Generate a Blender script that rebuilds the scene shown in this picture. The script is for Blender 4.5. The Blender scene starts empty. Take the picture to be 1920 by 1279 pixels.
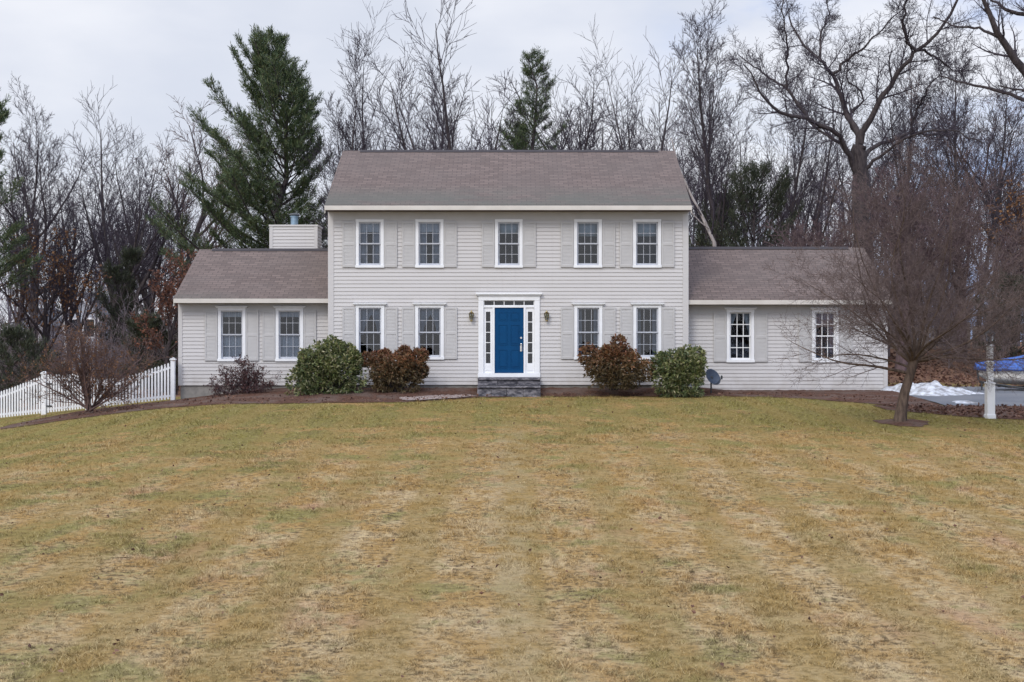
import bpy, math, random
import numpy as np
from mathutils import Vector, Euler

SC = bpy.context.scene
COL = SC.collection
R = math.radians

# ------------------------------------------------------------------ camera
CAMZ, F = 1.65, 2400.0                      # eye height above the door step ground; focal length in photo pixels
cd = bpy.data.cameras.new("camera"); cam = bpy.data.objects.new("camera", cd); COL.objects.link(cam)
cam.location = (0, 0, CAMZ); cam.rotation_euler = (R(90), 0, 0)
cd.sensor_width = 36; cd.lens = 45; cd.clip_end = 2000; cd.clip_start = .1
SC.camera = cam
SC.view_settings.view_transform = 'Standard'; SC.view_settings.look = 'None'
SC.view_settings.gamma = 1; SC.view_settings.exposure = 0
SC.cycles.max_bounces = 8; SC.cycles.transparent_max_bounces = 12

# ------------------------------------------------------------------ sky
SUN_EL, SUN_AZ = R(38), R(205)
world = bpy.data.worlds.new("World"); SC.world = world; world.use_nodes = True
nt = world.node_tree; nt.nodes.clear(); N = nt.nodes.new; LK = nt.links.new
def wmath(op, a, b=None, clamp=False):
    n = N('ShaderNodeMath'); n.operation = op; n.use_clamp = clamp
    for i, v in enumerate((a, b)):
        if v is None: continue
        if isinstance(v, (int, float)): n.inputs[i].default_value = v
        else: LK(v, n.inputs[i])
    return n.outputs[0]
def wmap(v, a, b, c, d):
    n = N('ShaderNodeMapRange'); n.interpolation_type = 'SMOOTHSTEP'; LK(v, n.inputs[0])
    for i, k in enumerate((a, b, c, d)): n.inputs[i + 1].default_value = k
    return n.outputs[0]
def wmix(f, a, b, blend='MIX'):
    n = N('ShaderNodeMix'); n.data_type = 'RGBA'; n.blend_type = blend
    if isinstance(f, (int, float)): n.inputs[0].default_value = f
    else: LK(f, n.inputs[0])
    for i, v in ((6, a), (7, b)):
        if isinstance(v, tuple): n.inputs[i].default_value = (*v, 1)
        else: LK(v, n.inputs[i])
    return n.outputs[2]
tc = N('ShaderNodeTexCoord'); sx = N('ShaderNodeSeparateXYZ'); LK(tc.outputs['Generated'], sx.inputs[0])
mp = N('ShaderNodeMapping'); mp.inputs['Scale'].default_value = (1, 1, 2.6); LK(tc.outputs['Generated'], mp.inputs[0])
def wnoise(sc, det, off=0):
    n = N('ShaderNodeTexNoise'); n.inputs['Scale'].default_value = sc; n.inputs['Detail'].default_value = det
    m2 = N('ShaderNodeMapping'); m2.inputs['Location'].default_value = (off, off * .7, off * .3)
    LK(mp.outputs[0], m2.inputs[0]); LK(m2.outputs[0], n.inputs[0]); return n.outputs[0]
sky = N('ShaderNodeTexSky'); sky.sky_type = 'NISHITA'; sky.sun_disc = False
sky.sun_elevation = SUN_EL; sky.sun_rotation = SUN_AZ
skyc = wmix(1.0, sky.outputs[0], (.085, .085, .085), 'MULTIPLY')
cl = wmix(wmap(wnoise(3.2, 5, 2.0), .35, .65, 0, 1), (.755, .795, .905), (.96, .975, 1.04))
patch = wmath('MULTIPLY', wmap(wnoise(5.0, 6, 7.3), .40, .62, 0, 1), wmap(sx.outputs[0], .06, .22, 0, 1))
cl = wmix(wmath('MULTIPLY', patch, .85), cl, (.36, .52, .92))
# an overcast sky is brighter overhead and towards the hidden sun
br = wmath('ADD', wmath('ADD', 1.0, wmap(sx.outputs[2], .30, 1.0, 0, 1.35)), wmap(wmath('MULTIPLY', sx.outputs[1], -1), -.15, .9, 0, .55))
cb = N('ShaderNodeCombineColor'); [LK(br, cb.inputs[i]) for i in range(3)]
cl = wmix(1.0, cl, cb.outputs[0], 'MULTIPLY')
fin = wmix(.90, skyc, cl)
bg = N('ShaderNodeBackground'); bg.inputs[1].default_value = 1.0; LK(fin, bg.inputs[0])
wo = N('ShaderNodeOutputWorld'); LK(bg.outputs[0], wo.inputs[0])

sd = bpy.data.lights.new("sun", 'SUN'); sd.energy = 1.5; sd.angle = R(16); sd.color = (1, .95, .88)
sun = bpy.data.objects.new("sun", sd); COL.objects.link(sun)
sv = Vector((math.sin(SUN_AZ) * math.cos(SUN_EL), math.cos(SUN_AZ) * math.cos(SUN_EL), math.sin(SUN_EL)))
sun.rotation_euler = (-sv).to_track_quat('-Z', 'Y').to_euler()
sun.location = sv * 80

# ------------------------------------------------------------------ helpers
def wx(px, d): return (px - 960) * d / F
def wz(py, d): return CAMZ + (640 - py) * d / F

def empty(name, loc, label=None, cat=None, group=None):
    o = bpy.data.objects.new(name, None); COL.objects.link(o); o.location = loc
    o.empty_display_size = .2
    tag(o, label, cat, group); return o
def tag(o, label=None, cat=None, group=None, kind=None):
    if label: o['label'] = label
    if cat: o['category'] = cat
    if group: o['group'] = group
    if kind: o['kind'] = kind
    return o
def link(name, me, m=None, parent=None, loc=None):
    o = bpy.data.objects.new(name, me); COL.objects.link(o)
    if m and not me.materials: me.materials.append(m)
    if parent: o.parent = parent
    if loc: o.location = loc
    return o
def mesh_np(name, V, Fc, smooth=False):
    V = np.asarray(V, np.float32); Fc = np.asarray(Fc, np.int32)
    me = bpy.data.meshes.new(name); m, k = Fc.shape
    me.vertices.add(len(V)); me.vertices.foreach_set('co', V.ravel())
    me.loops.add(m * k); me.loops.foreach_set('vertex_index', Fc.ravel())
    me.polygons.add(m); me.polygons.foreach_set('loop_start', np.arange(0, m * k, k, dtype=np.int32))
    me.polygons.foreach_set('use_smooth', np.full(m, smooth, bool))
    me.update(calc_edges=True); return me

class MB:
    """collects shapes, builds ONE mesh"""
    def __init__(s): s.v = []; s.f = []
    def poly(s, *pts):
        b = len(s.v); s.v += [tuple(p) for p in pts]; s.f.append(tuple(range(b, b + len(pts)))); return s
    def box(s, x0, x1, y0, y1, z0, z1):
        b = len(s.v)
        s.v += [(x0, y0, z0), (x1, y0, z0), (x1, y1, z0), (x0, y1, z0), (x0, y0, z1), (x1, y0, z1), (x1, y1, z1), (x0, y1, z1)]
        s.f += [tuple(b + i for i in q) for q in ((0, 3, 2, 1), (4, 5, 6, 7), (0, 1, 5, 4), (1, 2, 6, 5), (2, 3, 7, 6), (3, 0, 4, 7))]
        return s
    def prism(s, pts, y0, y1):
        """polygon of (x,z) extruded along y"""
        n = len(pts); b = len(s.v)
        s.v += [(x, y0, z) for x, z in pts] + [(x, y1, z) for x, z in pts]
        s.f.append(tuple(range(b, b + n))); s.f.append(tuple(range(b + 2 * n - 1, b + n - 1, -1)))
        for i in range(n):
            j = (i + 1) % n; s.f.append((b + i, b + n + i, b + n + j, b + j))
        return s
    def lathe(s, prof, n=16, c=(0, 0, 0), ax='z'):
        b = len(s.v)
        for r, h in prof:
            for i in range(n):
                a = 2 * math.pi * i / n; u, w = r * math.cos(a), r * math.sin(a)
                p = (u, w, h) if ax == 'z' else ((u, h, w) if ax == 'y' else (h, u, w))
                s.v.append((c[0] + p[0], c[1] + p[1], c[2] + p[2]))
        for k in range(len(prof) - 1):
            for i in range(n):
                j = (i + 1) % n; s.f.append((b + k * n + i, b + k * n + j, b + (k + 1) * n + j, b + (k + 1) * n + i))
        s.f.append(tuple(b + i for i in range(n - 1, -1, -1))); e = b + (len(prof) - 1) * n
        s.f.append(tuple(e + i for i in range(n))); return s
    def tube(s, pts, rad, n=8):
        pts = [Vector(p) for p in pts]; b = len(s.v)
        if isinstance(rad, (int, float)): rad = [rad] * len(pts)
        for i, p in enumerate(pts):
            t = (pts[min(i + 1, len(pts) - 1)] - pts[max(i - 1, 0)]).normalized()
            ref = Vector((0, 0, 1)) if abs(t.z) < .9 else Vector((1, 0, 0))
            u = t.cross(ref).normalized(); w = t.cross(u)
            for k in range(n):
                a = 2 * math.pi * k / n; s.v.append(tuple(p + rad[i] * (math.cos(a) * u + math.sin(a) * w)))
        for i in range(len(pts) - 1):
            for k in range(n):
                j = (k + 1) % n; s.f.append((b + i * n + k, b + i * n + j, b + (i + 1) * n + j, b + (i + 1) * n + k))
        s.f.append(tuple(b + k for k in range(n))); e = b + (len(pts) - 1) * n
        s.f.append(tuple(e + k for k in range(n - 1, -1, -1))); return s
    def mesh(s, name, smooth=False):
        me = bpy.data.meshes.new(name); me.from_pydata(s.v, [], s.f); me.update()
        if smooth: me.polygons.foreach_set('use_smooth', np.full(len(me.polygons), True, bool))
        return me
    def build(s, name, m, parent=None, loc=None, smooth=False, bevel=0):
        o = link(name, s.mesh(name, smooth), m, parent, loc)
        if bevel:
            md = o.modifiers.new('bevel', 'BEVEL'); md.width = bevel; md.segments = 2; md.limit_method = 'ANGLE'
        return o

# ------------------------------------------------------------------ materials
class NT:
    def __init__(s, name):
        s.m = bpy.data.materials.new(name); s.m.use_nodes = True; s.t = s.m.node_tree
        s.b = s.t.nodes['Principled BSDF']; s.geo = None
    def n(s, ty, **kw):
        x = s.t.nodes.new(ty)
        for k, v in kw.items(): setattr(x, k, v)
        return x
    def l(s, a, b): s.t.links.new(a, b)
    def coord(s, kind='Object'):
        if kind == 'Position': return s.n('ShaderNodeNewGeometry').outputs['Position']
        return s.n('ShaderNodeTexCoord').outputs[kind]
    def mapping(s, v, scale=(1, 1, 1), loc=(0, 0, 0), rot=(0, 0, 0)):
        m = s.n('ShaderNodeMapping'); s.l(v, m.inputs[0])
        m.inputs['Scale'].default_value = scale; m.inputs['Location'].default_value = loc; m.inputs['Rotation'].default_value = rot
        return m.outputs[0]
    def noise(s, v, scale, det=4, rough=.55):
        x = s.n('ShaderNodeTexNoise'); s.l(v, x.inputs[0]); x.inputs['Scale'].default_value = scale
        x.inputs['Detail'].default_value = det; x.inputs['Roughness'].default_value = rough; return x.outputs[0]
    def rng(s, v, a, b, c=0., d=1., smooth=True):
        x = s.n('ShaderNodeMapRange')
        if smooth: x.interpolation_type = 'SMOOTHSTEP'
        s.l(v, x.inputs[0])
        for i, k in enumerate((a, b, c, d)): x.inputs[i + 1].default_value = k
        return x.outputs[0]
    def mix(s, f, a, b, blend='MIX'):
        x = s.n('ShaderNodeMix', data_type='RGBA', blend_type=blend)
        if isinstance(f, (int, float)): x.inputs[0].default_value = f
        else: s.l(f, x.inputs[0])
        for i, v in ((6, a), (7, b)):
            if isinstance(v, tuple): x.inputs[i].default_value = (*v, 1)
            else: s.l(v, x.inputs[i])
        return x.outputs[2]
    def math(s, op, a, b=None, clamp=False):
        x = s.n('ShaderNodeMath', operation=op, use_clamp=clamp)
        for i, v in enumerate((a, b)):
            if v is None: continue
            if isinstance(v, (int, float)): x.inputs[i].default_value = v
            else: s.l(v, x.inputs[i])
        return x.outputs[0]
    def island(s): return s.n('ShaderNodeNewGeometry').outputs['Random Per Island']
    def sep(s, v):
        x = s.n('ShaderNodeSeparateXYZ'); s.l(v, x.inputs[0]); return x.outputs
    def out(s, col, rough=.7, bump=None, bdist=.01, bstr=.5, spec=.3):
        if isinstance(col, tuple): s.b.inputs['Base Color'].default_value = (*col, 1)
        else: s.l(col, s.b.inputs['Base Color'])
        if isinstance(rough, (int, float)): s.b.inputs['Roughness'].default_value = rough
        else: s.l(rough, s.b.inputs['Roughness'])
        s.b.inputs['Specular IOR Level'].default_value = spec
        if bump is not None:
            x = s.n('ShaderNodeBump'); x.inputs['Strength'].default_value = bstr; x.inputs['Distance'].default_value = bdist
            s.l(bump, x.inputs['Height']); s.l(x.outputs[0], s.b.inputs['Normal'])
        return s.m
def simple(name, c1, c2=None, scale=6, rough=.6, bump=0, spec=.3, metal=0, det=5):
    t = NT(name); v = t.coord('Object'); c2 = c2 or tuple(x * .85 for x in c1)
    n = t.noise(v, scale, det); m = t.out(t.mix(t.rng(n, .3, .7), c1, c2), rough, t.noise(v, scale * 6) if bump else None, bump or .01, .5, spec)
    t.b.inputs['Metallic'].default_value = metal; return m
def leafmat(name, cols, rough=.5, spec=.3, low=None, vscale=2.5):
    """per-leaf colour between the given colours"""
    t = NT(name); r = t.island(); cr = t.n('ShaderNodeValToRGB'); t.l(r, cr.inputs[0])
    el = cr.color_ramp.elements; k = len(cols)
    el[0].color = (*cols[0], 1); el[1].color = (*cols[-1], 1); el[1].position = 1
    for i in range(1, k - 1):
        e = el.new(i / (k - 1)); e.color = (*cols[i], 1)
    n = t.noise(t.coord('Object'), vscale, 2)
    c = t.mix(t.rng(n, .35, .65, 0, .45), cr.outputs[0], cols[0])
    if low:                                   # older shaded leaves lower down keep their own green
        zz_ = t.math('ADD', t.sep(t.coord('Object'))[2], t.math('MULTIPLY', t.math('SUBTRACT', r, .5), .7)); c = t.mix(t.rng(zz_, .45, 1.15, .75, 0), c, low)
    return t.out(c, rough, spec=spec)
def bark(name, c1, c2, scale=3):
    t = NT(name); v = t.mapping(t.coord('Object'), (1, 1, .25))
    n = t.noise(v, scale * 4, 6, .65); n2 = t.noise(t.coord('Object'), .6, 2)
    c = t.mix(t.rng(n, .35, .65), c1, c2); c = t.mix(t.rng(n2, .4, .7, 0, .4), c, c2)
    return t.out(c, .9, n, .03, .6, .15)

SIDING = (.60, .585, .585)
M = {}
t = NT('siding'); v = t.coord('Object')
n1 = t.noise(t.mapping(v, (.4, .4, 8)), 1.0, 4); n2 = t.noise(v, .5, 3)
c = t.mix(t.rng(n1, .3, .7, 0, .35), (.51, .495, .492), (.455, .442, .440)); c = t.mix(t.rng(n2, .4, .7, 0, .3), c, (.47, .455, .445))
sz_ = t.sep(t.coord('Position')); gr = t.math('MULTIPLY', t.rng(sz_[2], .85, .15), t.rng(t.noise(t.mapping(v, (1.2, 1, .8)), 2.5, 4), .35, .65))
stk = t.noise(t.mapping(v, (5, 5, .25)), 1.0, 4, .6)
c = t.mix(t.math('MULTIPLY', gr, .40), c, (.33, .30, .27)); c = t.mix(t.rng(stk, .56, .74, 0, .22), c, (.38, .365, .36))
M['siding'] = t.out(c, .55, t.noise(t.mapping(v, (1, 1, 14)), 6, 3), .002, .3, .3)
M['white'] = simple('white_paint', (.76, .77, .79), (.70, .71, .73), 3, .5)
M['cream'] = simple('cream_paint', (.56, .525, .485), (.50, .47, .43), 2.5, .55)
M['soffit'] = simple('soffit_eave_shade', (.13, .095, .080), (.10, .075, .065), 2, .6)  # dark brown puts the shadow under the eaves into the soffit colour
M['shutter'] = simple('shutter_paint', (.465, .457, .455), (.425, .417, .415), 2, .55)
M['door'] = simple('blue_door_paint', (.001, .050, .145), (.001, .043, .128), 2, .5, spec=.12)
M['brass'] = simple('brass', (.55, .45, .25), (.35, .27, .12), 20, .3, metal=1)
M['nickel'] = simple('nickel', (.75, .74, .72), (.55, .54, .52), 20, .25, metal=1)
M['conc'] = simple('foundation_concrete', (.27, .255, .235), (.19, .18, .17), 5, .9, bump=.01)
M['darkmetal'] = simple('dark_metal', (.035, .042, .05), (.06, .065, .07), 10, .45)
M['dishgrey'] = simple('dish_paint', (.03, .045, .075), (.05, .065, .095), 6, .5)
M['flue'] = simple('flue_steel', (.16, .26, .36), (.25, .34, .42), 4, .35, metal=.6)
M['curtain'] = simple('curtain_cloth', (.42, .45, .50), (.32, .35, .40), 4, .9)
M['sheer'] = simple('sheer_curtain', (.24, .27, .33), (.15, .175, .22), 5, .9)
M['shade'] = simple('window_shade', (.34, .41, .46), (.27, .33, .38), 3, .9)
M['pinkcurtain'] = simple('pink_curtain', (.50, .38, .38), (.38, .27, .28), 9, .9)
M['snow'] = simple('snow', (.60, .63, .69), (.20, .19, .19), 5, .6, bump=.05)
M['sash'] = simple('sash_paint', (.46, .48, .53), (.40, .42, .47), 3, .5)
M['inside'] = simple('dark_interior', (.018, .021, .028), (.012, .014, .018), 1, .9)  # near-black colour stands in for the shade inside the rooms
# window glass
t = NT('window_glass'); t.t.nodes.remove(t.b); o = t.t.nodes['Material Output']
tr = t.n('ShaderNodeBsdfTransparent'); tr.inputs[0].default_value = (.74, .80, .86, 1)
gl = t.n('ShaderNodeBsdfGlossy'); gl.inputs['Roughness'].default_value = .03; gl.inputs['Color'].default_value = (.95, .97, 1, 1)
fr = t.n('ShaderNodeFresnel'); fr.inputs[0].default_value = 1.55
bmp = t.n('ShaderNodeBump'); bmp.inputs['Strength'].default_value = .05; bmp.inputs['Distance'].default_value = .02
t.l(t.noise(t.coord('Object'), 3, 2), bmp.inputs['Height']); t.l(bmp.outputs[0], gl.inputs['Normal'])
ms = t.n('ShaderNodeMixShader'); t.l(fr.outputs[0], ms.inputs[0]); t.l(tr.outputs[0], ms.inputs[1]); t.l(gl.outputs[0], ms.inputs[2])
t.l(ms.outputs[0], o.inputs[0]); M['glass'] = t.m
# shingles
t = NT('roof_shingles'); v = t.coord('Position'); s = t.sep(v)
cb = t.n('ShaderNodeCombineXYZ'); t.l(s[0], cb.inputs[0]); t.l(t.math('MULTIPLY', s[2], 2.06), cb.inputs[1])
bk = t.n('ShaderNodeTexBrick'); t.l(cb.outputs[0], bk.inputs[0])
for k, val in (('Scale', 1), ('Mortar Size', .011), ('Brick Width', .30), ('Row Height', .14), ('Bias', 0.)): bk.inputs[k].default_value = val
bk.inputs['Color1'].default_value = (.168, .129, .118, 1); bk.inputs['Color2'].default_value = (.108, .083, .077, 1); bk.inputs['Mortar'].default_value = (.06, .05, .048, 1)
blot = t.noise(t.mapping(v, (.7, .7, .7)), .8, 5, .6); fine = t.noise(v, 30, 3)
c = t.mix(t.rng(blot, .35, .7, 0, .40), bk.outputs[0], (.112, .096, .091))
c = t.mix(t.rng(fine, .2, .8, 0, .35), c, (.160, .127, .117))
# grey-green algae stain, strongest along the lower courses and left part
st = t.noise(t.mapping(v, (.35, .35, 2.2)), 1.1, 5, .65)
low = t.math('MAXIMUM', t.math('MULTIPLY', t.rng(s[2], 6.0, 6.75, 1, 0), t.rng(s[2], 5.2, 5.4)), t.math('MULTIPLY', t.math('MULTIPLY', t.rng(s[2], 3.0, 3.35, 1, 0), t.rng(s[0], -8, -10, 0, 1)), .6))
lowm = t.math('MULTIPLY', t.rng(st, .30, .58), low)
c = t.mix(t.math('MULTIPLY', lowm, .8), c, (.102, .104, .094))
M['roof'] = t.out(c, .92, bk.outputs['Fac'], .006, .5, .2)
# stone
t = NT('step_stone'); v = t.coord('Object'); n = t.noise(t.mapping(v, (1, 1, 2.5)), 6, 7, .65)
cr = t.mix(t.rng(n, .38, .66), (.055, .055, .068), (.23, .22, .24)); M['stone'] = t.out(cr, .85, n, .03, .8, .2)
# ground
LAWN_TAN, LAWN_STRAW, LAWN_GREEN, LAWN_PINK = (.395, .245, .080), (.55, .425, .245), (.185, .185, .035), (.46, .27, .175)
def lawn_colour(t, v, s, grain=None):
    big = t.noise(t.mapping(v, (.9, .55, 0), (3.1, 1.7, 0)), .62, 6, .66)
    mid = t.noise(t.mapping(v, (1, .7, 0), (9, 4, 0)), 1.7, 7, .72)
    sml = t.noise(t.mapping(v, (.8, 1.2, 0), (1, 6, 0)), 4.6, 7, .78)
    far = t.rng(s[1], 17, 34)
    c = t.mix(t.rng(mid, .40, .62), LAWN_TAN, LAWN_STRAW)
    c = t.mix(t.math('MULTIPLY', far, .7), c, LAWN_TAN)
    c = t.mix(t.math('MULTIPLY', t.rng(big, .54, .70), t.math('SUBTRACT', .75, t.math('MULTIPLY', far, .35))), c, LAWN_PINK)
    gm = t.math('ADD', t.math('MULTIPLY', mid, .55), t.math('MULTIPLY', t.noise(t.mapping(v, (.5, .8, 0), (0, 8, 0)), .8, 5, .6), .45))
    gm = t.math('ADD', gm, t.math('MULTIPLY', t.rng(s[1], 22, 34), .095))
    left = t.math('ADD', t.math('MULTIPLY', t.rng(s[0], -1, -6), .045), t.math('MULTIPLY', t.math('MULTIPLY', t.rng(s[0], 4, 7), t.rng(s[1], 28, 31)), .06))
    gm = t.math('ADD', gm, left)
    c = t.mix(t.math('MULTIPLY', t.rng(gm, .51, .61), .80), c, LAWN_GREEN)
    c = t.mix(t.rng(sml, .53, .66, 0, .72), c, (.115, .078, .045))
    c = t.mix(t.math('MULTIPLY', t.rng(s[1], 20, 11), .22), c, (.40, .325, .205))
    cl_ = t.noise(t.mapping(v, (1, 1.3, 0), (4, 2, 0)), 8.5, 7, .78)
    c = t.mix(t.math('MULTIPLY', t.rng(cl_, .42, .52, 1, 0), t.rng(t.noise(v, .7, 3), .3, .7, .45, .95)), c, (.070, .048, .026))
    c = t.mix(t.rng(cl_, .57, .66, 0, .6), c, (.62, .51, .33))
    # mower passes: long stripes running towards the house
    mw = t.math('SINE', t.math('ADD', t.math('MULTIPLY', s[0], 4.6), t.math('MULTIPLY', t.noise(t.mapping(v, (.35, .2, 0)), 1, 2), 2.2)))
    c = t.mix(t.math('MULTIPLY', t.rng(mw, -.3, .7), .50), c, (.265, .188, .058))
    # worn strip up the middle of the lawn and two old wheel tracks on the right
    wob = t.math('MULTIPLY', t.math('SUBTRACT', t.noise(v, .9, 3), .5), .9)
    x0 = t.math('ABSOLUTE', t.math('ADD', t.math('ADD', s[0], .05), t.math('MULTIPLY', wob, .5)))
    w = t.math('MULTIPLY', t.rng(x0, .15, .42, 1, 0), t.rng(s[1], 33, 27, 0, 1))
    for ax, bx, wd in ((-.265, 16.1, .16), (-.36, 13.6, .12)):
        ln = t.math('ABSOLUTE', t.math('ADD', t.math('SUBTRACT', s[0], t.math('ADD', t.math('MULTIPLY', s[1], ax), bx)), t.math('MULTIPLY', wob, .35)))
        w = t.math('MAXIMUM', w, t.math('MULTIPLY', t.rng(ln, wd * .3, wd, 1, 0), t.rng(s[1], 31, 28)))
    c = t.mix(t.math('MULTIPLY', t.math('MULTIPLY', w, t.rng(mid, .38, .62)), .42), c, (.46, .37, .23))
    return c, sml
t = NT('ground_soil_and_turf'); v = t.coord('Position'); s = t.sep(v)
lc, sml = lawn_colour(t, v, s)
lc = t.mix(.30, lc, (.12, .085, .05), 'MIX')
wn = t.noise(v, 2.2, 6, .7); wd = t.mix(t.rng(wn, .35, .65), (.115, .062, .040), (.20, .115, .075))
wd = t.mix(t.rng(t.noise(v, 14, 4), .55, .75, 0, .7), wd, (.05, .035, .028))
edge = t.math('ADD', s[1], t.math('MULTIPLY', t.math('SUBTRACT', t.noise(v, .5, 3), .5), 5))
c = t.mix(t.rng(edge, 45, 47.5), lc, wd)
M['ground'] = t.out(c, .95, t.noise(v, 18, 5, .7), .05, .7, .1)
t = NT('grass_blades'); v = t.coord('Position'); s = t.sep(v); lc, _ = lawn_colour(t, v, s)
lc = t.mix(.5, lc, lc); r = t.island()
c = t.mix(t.rng(r, 0, .3, .5, 0, False), lc, (.14, .11, .045)); c = t.mix(t.rng(r, .75, 1, 0, .5, False), c, (.66, .55, .33))
M['grass'] = t.out(c, .75, spec=.15)
t = NT('bark_mulch'); v = t.coord('Position'); n = t.noise(t.mapping(v, (1, 1.6, 1)), 13, 6, .75); n2 = t.noise(v, 1.2, 3)
c = t.mix(t.rng(n, .35, .62), (.040, .023, .018), (.150, .078, .055)); c = t.mix(t.rng(n2, .42, .66, 0, .6), c, (.15, .115, .10))
M['mulch'] = t.out(c, .95, n, .06, .9, .1)
t = NT('gravel'); v = t.coord('Position'); n = t.noise(v, 16, 6, .75)
M['gravel'] = t.out(t.mix(t.rng(n, .38, .62), (.16, .11, .095), (.40, .34, .32)), .95, n, .05, .8, .1)
t = NT('asphalt'); v = t.coord('Position'); n = t.noise(v, 40, 4); n2 = t.noise(v, .8, 4)
c = t.mix(t.rng(n2, .35, .65), (.125, .135, .155), (.165, .17, .185)); c = t.mix(t.rng(n, .3, .7, 0, .4), c, (.09, .09, .10))
M['asphalt'] = t.out(c, .85, n, .01, .5, .3)
M['bark'] = bark('grey_bark', (.082, .068, .068), (.036, .030, .033))
M['twig'] = bark('twig_bark', (.078, .066, .082), (.042, .035, .046))
M['twigb'] = bark('brown_twig_bark', (.165, .108, .096), (.085, .058, .054))
M['orn'] = bark('ornamental_bark', (.135, .098, .076), (.058, .042, .035))
M['orntwig'] = bark('ornamental_twig', (.175, .132, .122), (.092, .068, .065))
M['birch'] = bark('birch_bark', (.46, .42, .40), (.22, .19, .18))
M['redtwig'] = bark('red_twig', (.155, .108, .112), (.085, .06, .065))
M['needles'] = leafmat('pine_needles', [(.020, .038, .018), (.050, .082, .034), (.095, .130, .050), (.135, .135, .06)], .6)
M['needled'] = leafmat('dark_needles', [(.022, .030, .018), (.042, .052, .028), (.072, .074, .042)], .6)
M['rhodo'] = leafmat('rhododendron_leaf', [(.030, .050, .022), (.11, .14, .045), (.20, .215, .075), (.34, .30, .18)], .42, .4)
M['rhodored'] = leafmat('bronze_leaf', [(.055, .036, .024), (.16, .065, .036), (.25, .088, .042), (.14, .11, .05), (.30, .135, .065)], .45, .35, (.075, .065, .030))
M['rust'] = leafmat('rust_leaf', [(.065, .030, .022), (.14, .056, .034), (.20, .08, .045)], .8)
M['brownleaf'] = leafmat('brown_leaf', [(.075, .040, .022), (.16, .075, .034), (.22, .115, .05)], .8)
M['darkred'] = leafmat('dark_red_leaf', [(.030, .016, .018), (.085, .036, .036), (.12, .060, .045)], .7)
M['deadleaf'] = leafmat('fallen_leaf', [(.065, .032, .024), (.14, .070, .048), (.20, .115, .08)], .85)

# ------------------------------------------------------------------ terrain
_d = np.arange(-80, 620, .25)
_p = np.interp(_d, [-80, -20, 2, 11.3, 20, 28, 31, 34, 38.5, 42, 620], [-5, -3.0, -1.9, -1.38, -.88, -.48, -.34, -.2, -.03, 0, 0])
_k = np.ones(13) / 13; _p = np.convolve(np.pad(_p, 6, mode='edge'), _k, 'valid')
def sstep(a, b, x): t_ = np.clip((x - a) / (b - a), 0, 1); return t_ * t_ * (3 - 2 * t_)
def T(x, y):
    x = np.asarray(x, float); y = np.asarray(y, float)
    z = np.interp(y, _d, _p)
    q = (-8.75 - x) * 2; L = np.where(q > 20, q, np.log1p(np.exp(np.minimum(q, 20)))) / 2 * .11
    z = z - np.minimum(L, 2.6) * (1 - .75 * sstep(55, 110, y))
    z = z + np.clip(.085 * (y - 45), 0, 1.3) * sstep(10, 14, x)
    z = z + .02 * np.sin(x * .9 + y * .35) * np.sin(y * .7 - x * .2) * sstep(39, 36, y)
    return z
def Tz(x, y): return float(T(x, y))
def grid_mesh(name, X, Y, Z, smooth=True):
    a, b = X.shape; V = np.stack([X, Y, Z], -1).reshape(-1, 3); I = np.arange(a * b).reshape(a, b)
    Fc = np.stack([I[:-1, :-1], I[:-1, 1:], I[1:, 1:], I[1:, :-1]], -1).reshape(-1, 4)
    return mesh_np(name, V, Fc, smooth)
gx = np.concatenate([[-600, -400, -250, -160, -110, -80, -60, -45, -35], np.arange(-28, 28.1, .35), [35, 45, 60, 80, 110, 160, 250, 400, 600]])
gy = np.concatenate([[-80, -50, -30, -20, -12, -6], np.arange(-2, 60.1, .35), [64, 70, 78, 88, 100, 115, 135, 160, 200, 260, 340, 450, 600]])
GX, GY = np.meshgrid(gx, gy)
tag(link('ground', grid_mesh('ground', GX, GY, T(GX, GY)), M['ground']), kind='structure')

MF_X = [-14.1, -13.0, -11.6, -10.3, -8.5, -6.6, -4.7, -2.6, -1.5, -.9, 1.2, 5, 7.5, 8.6, 9.8, 10.6, 12.3]
MF_Y = [34.4, 34.6, 35.4, 36.0, 36.2, 36.0, 36.1, 36.9, 37.8, 38.45, 38.6, 38.8, 38.6, 37.8, 36.5, 35.5, 35.0]
def wob(x, k=1.0, ph=0): return k * (.10 * np.sin(x * 2.3 + ph) + .07 * np.sin(x * 5.1 + 1.3 + ph) + .04 * np.sin(x * 12.7 + ph))
def mulch_front(x): return np.interp(x, MF_X, MF_Y) + wob(x, .6)
def mulch_back(x): return np.where(x < -10.6, np.interp(x, [-14.3, -13.2, -10.6], [34.75, 39.7, 40.2]), np.where(np.abs(x + .117) < 5.6, 39.99, 40.59))
def mound(x): return .19 * sstep(-10.5, -6, x) - .10 * sstep(5.6, 7, x)
def strip(name, xs, front, back, n, off, m, rise=None):
    yf, yb = front(xs), back(xs); tt = np.linspace(0, 1, n)[:, None]
    X = np.repeat(xs[None], n, 0); Y = yf[None] * (1 - tt) + yb[None] * tt
    rr = np.random.default_rng(5).normal(0, 1, X.shape) * .008
    Z = T(X, Y) + off + np.abs(rr) * sstep(0, .1, tt)
    if rise is not None: Z = Z + rise(X) * sstep(0, 1, tt)
    return tag(link(name, grid_mesh(name, X, Y, Z), m), kind='structure')
strip('mulch_bed', np.arange(-14.05, 11.9, .09), mulch_front, mulch_back, 26, .014, M['mulch'], mound)
def bed_front(x): return np.interp(x, [10.0, 10.6, 11.5, 13, 16, 30], [34.2, 33.2, 32.25, 31.75, 31.2, 30]) + wob(x, .5, 2)
def drive_front(x): return np.interp(x, [10, 12, 30], [35.6, 35.25, 35.0]) + wob(x, .25, 4)
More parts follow.
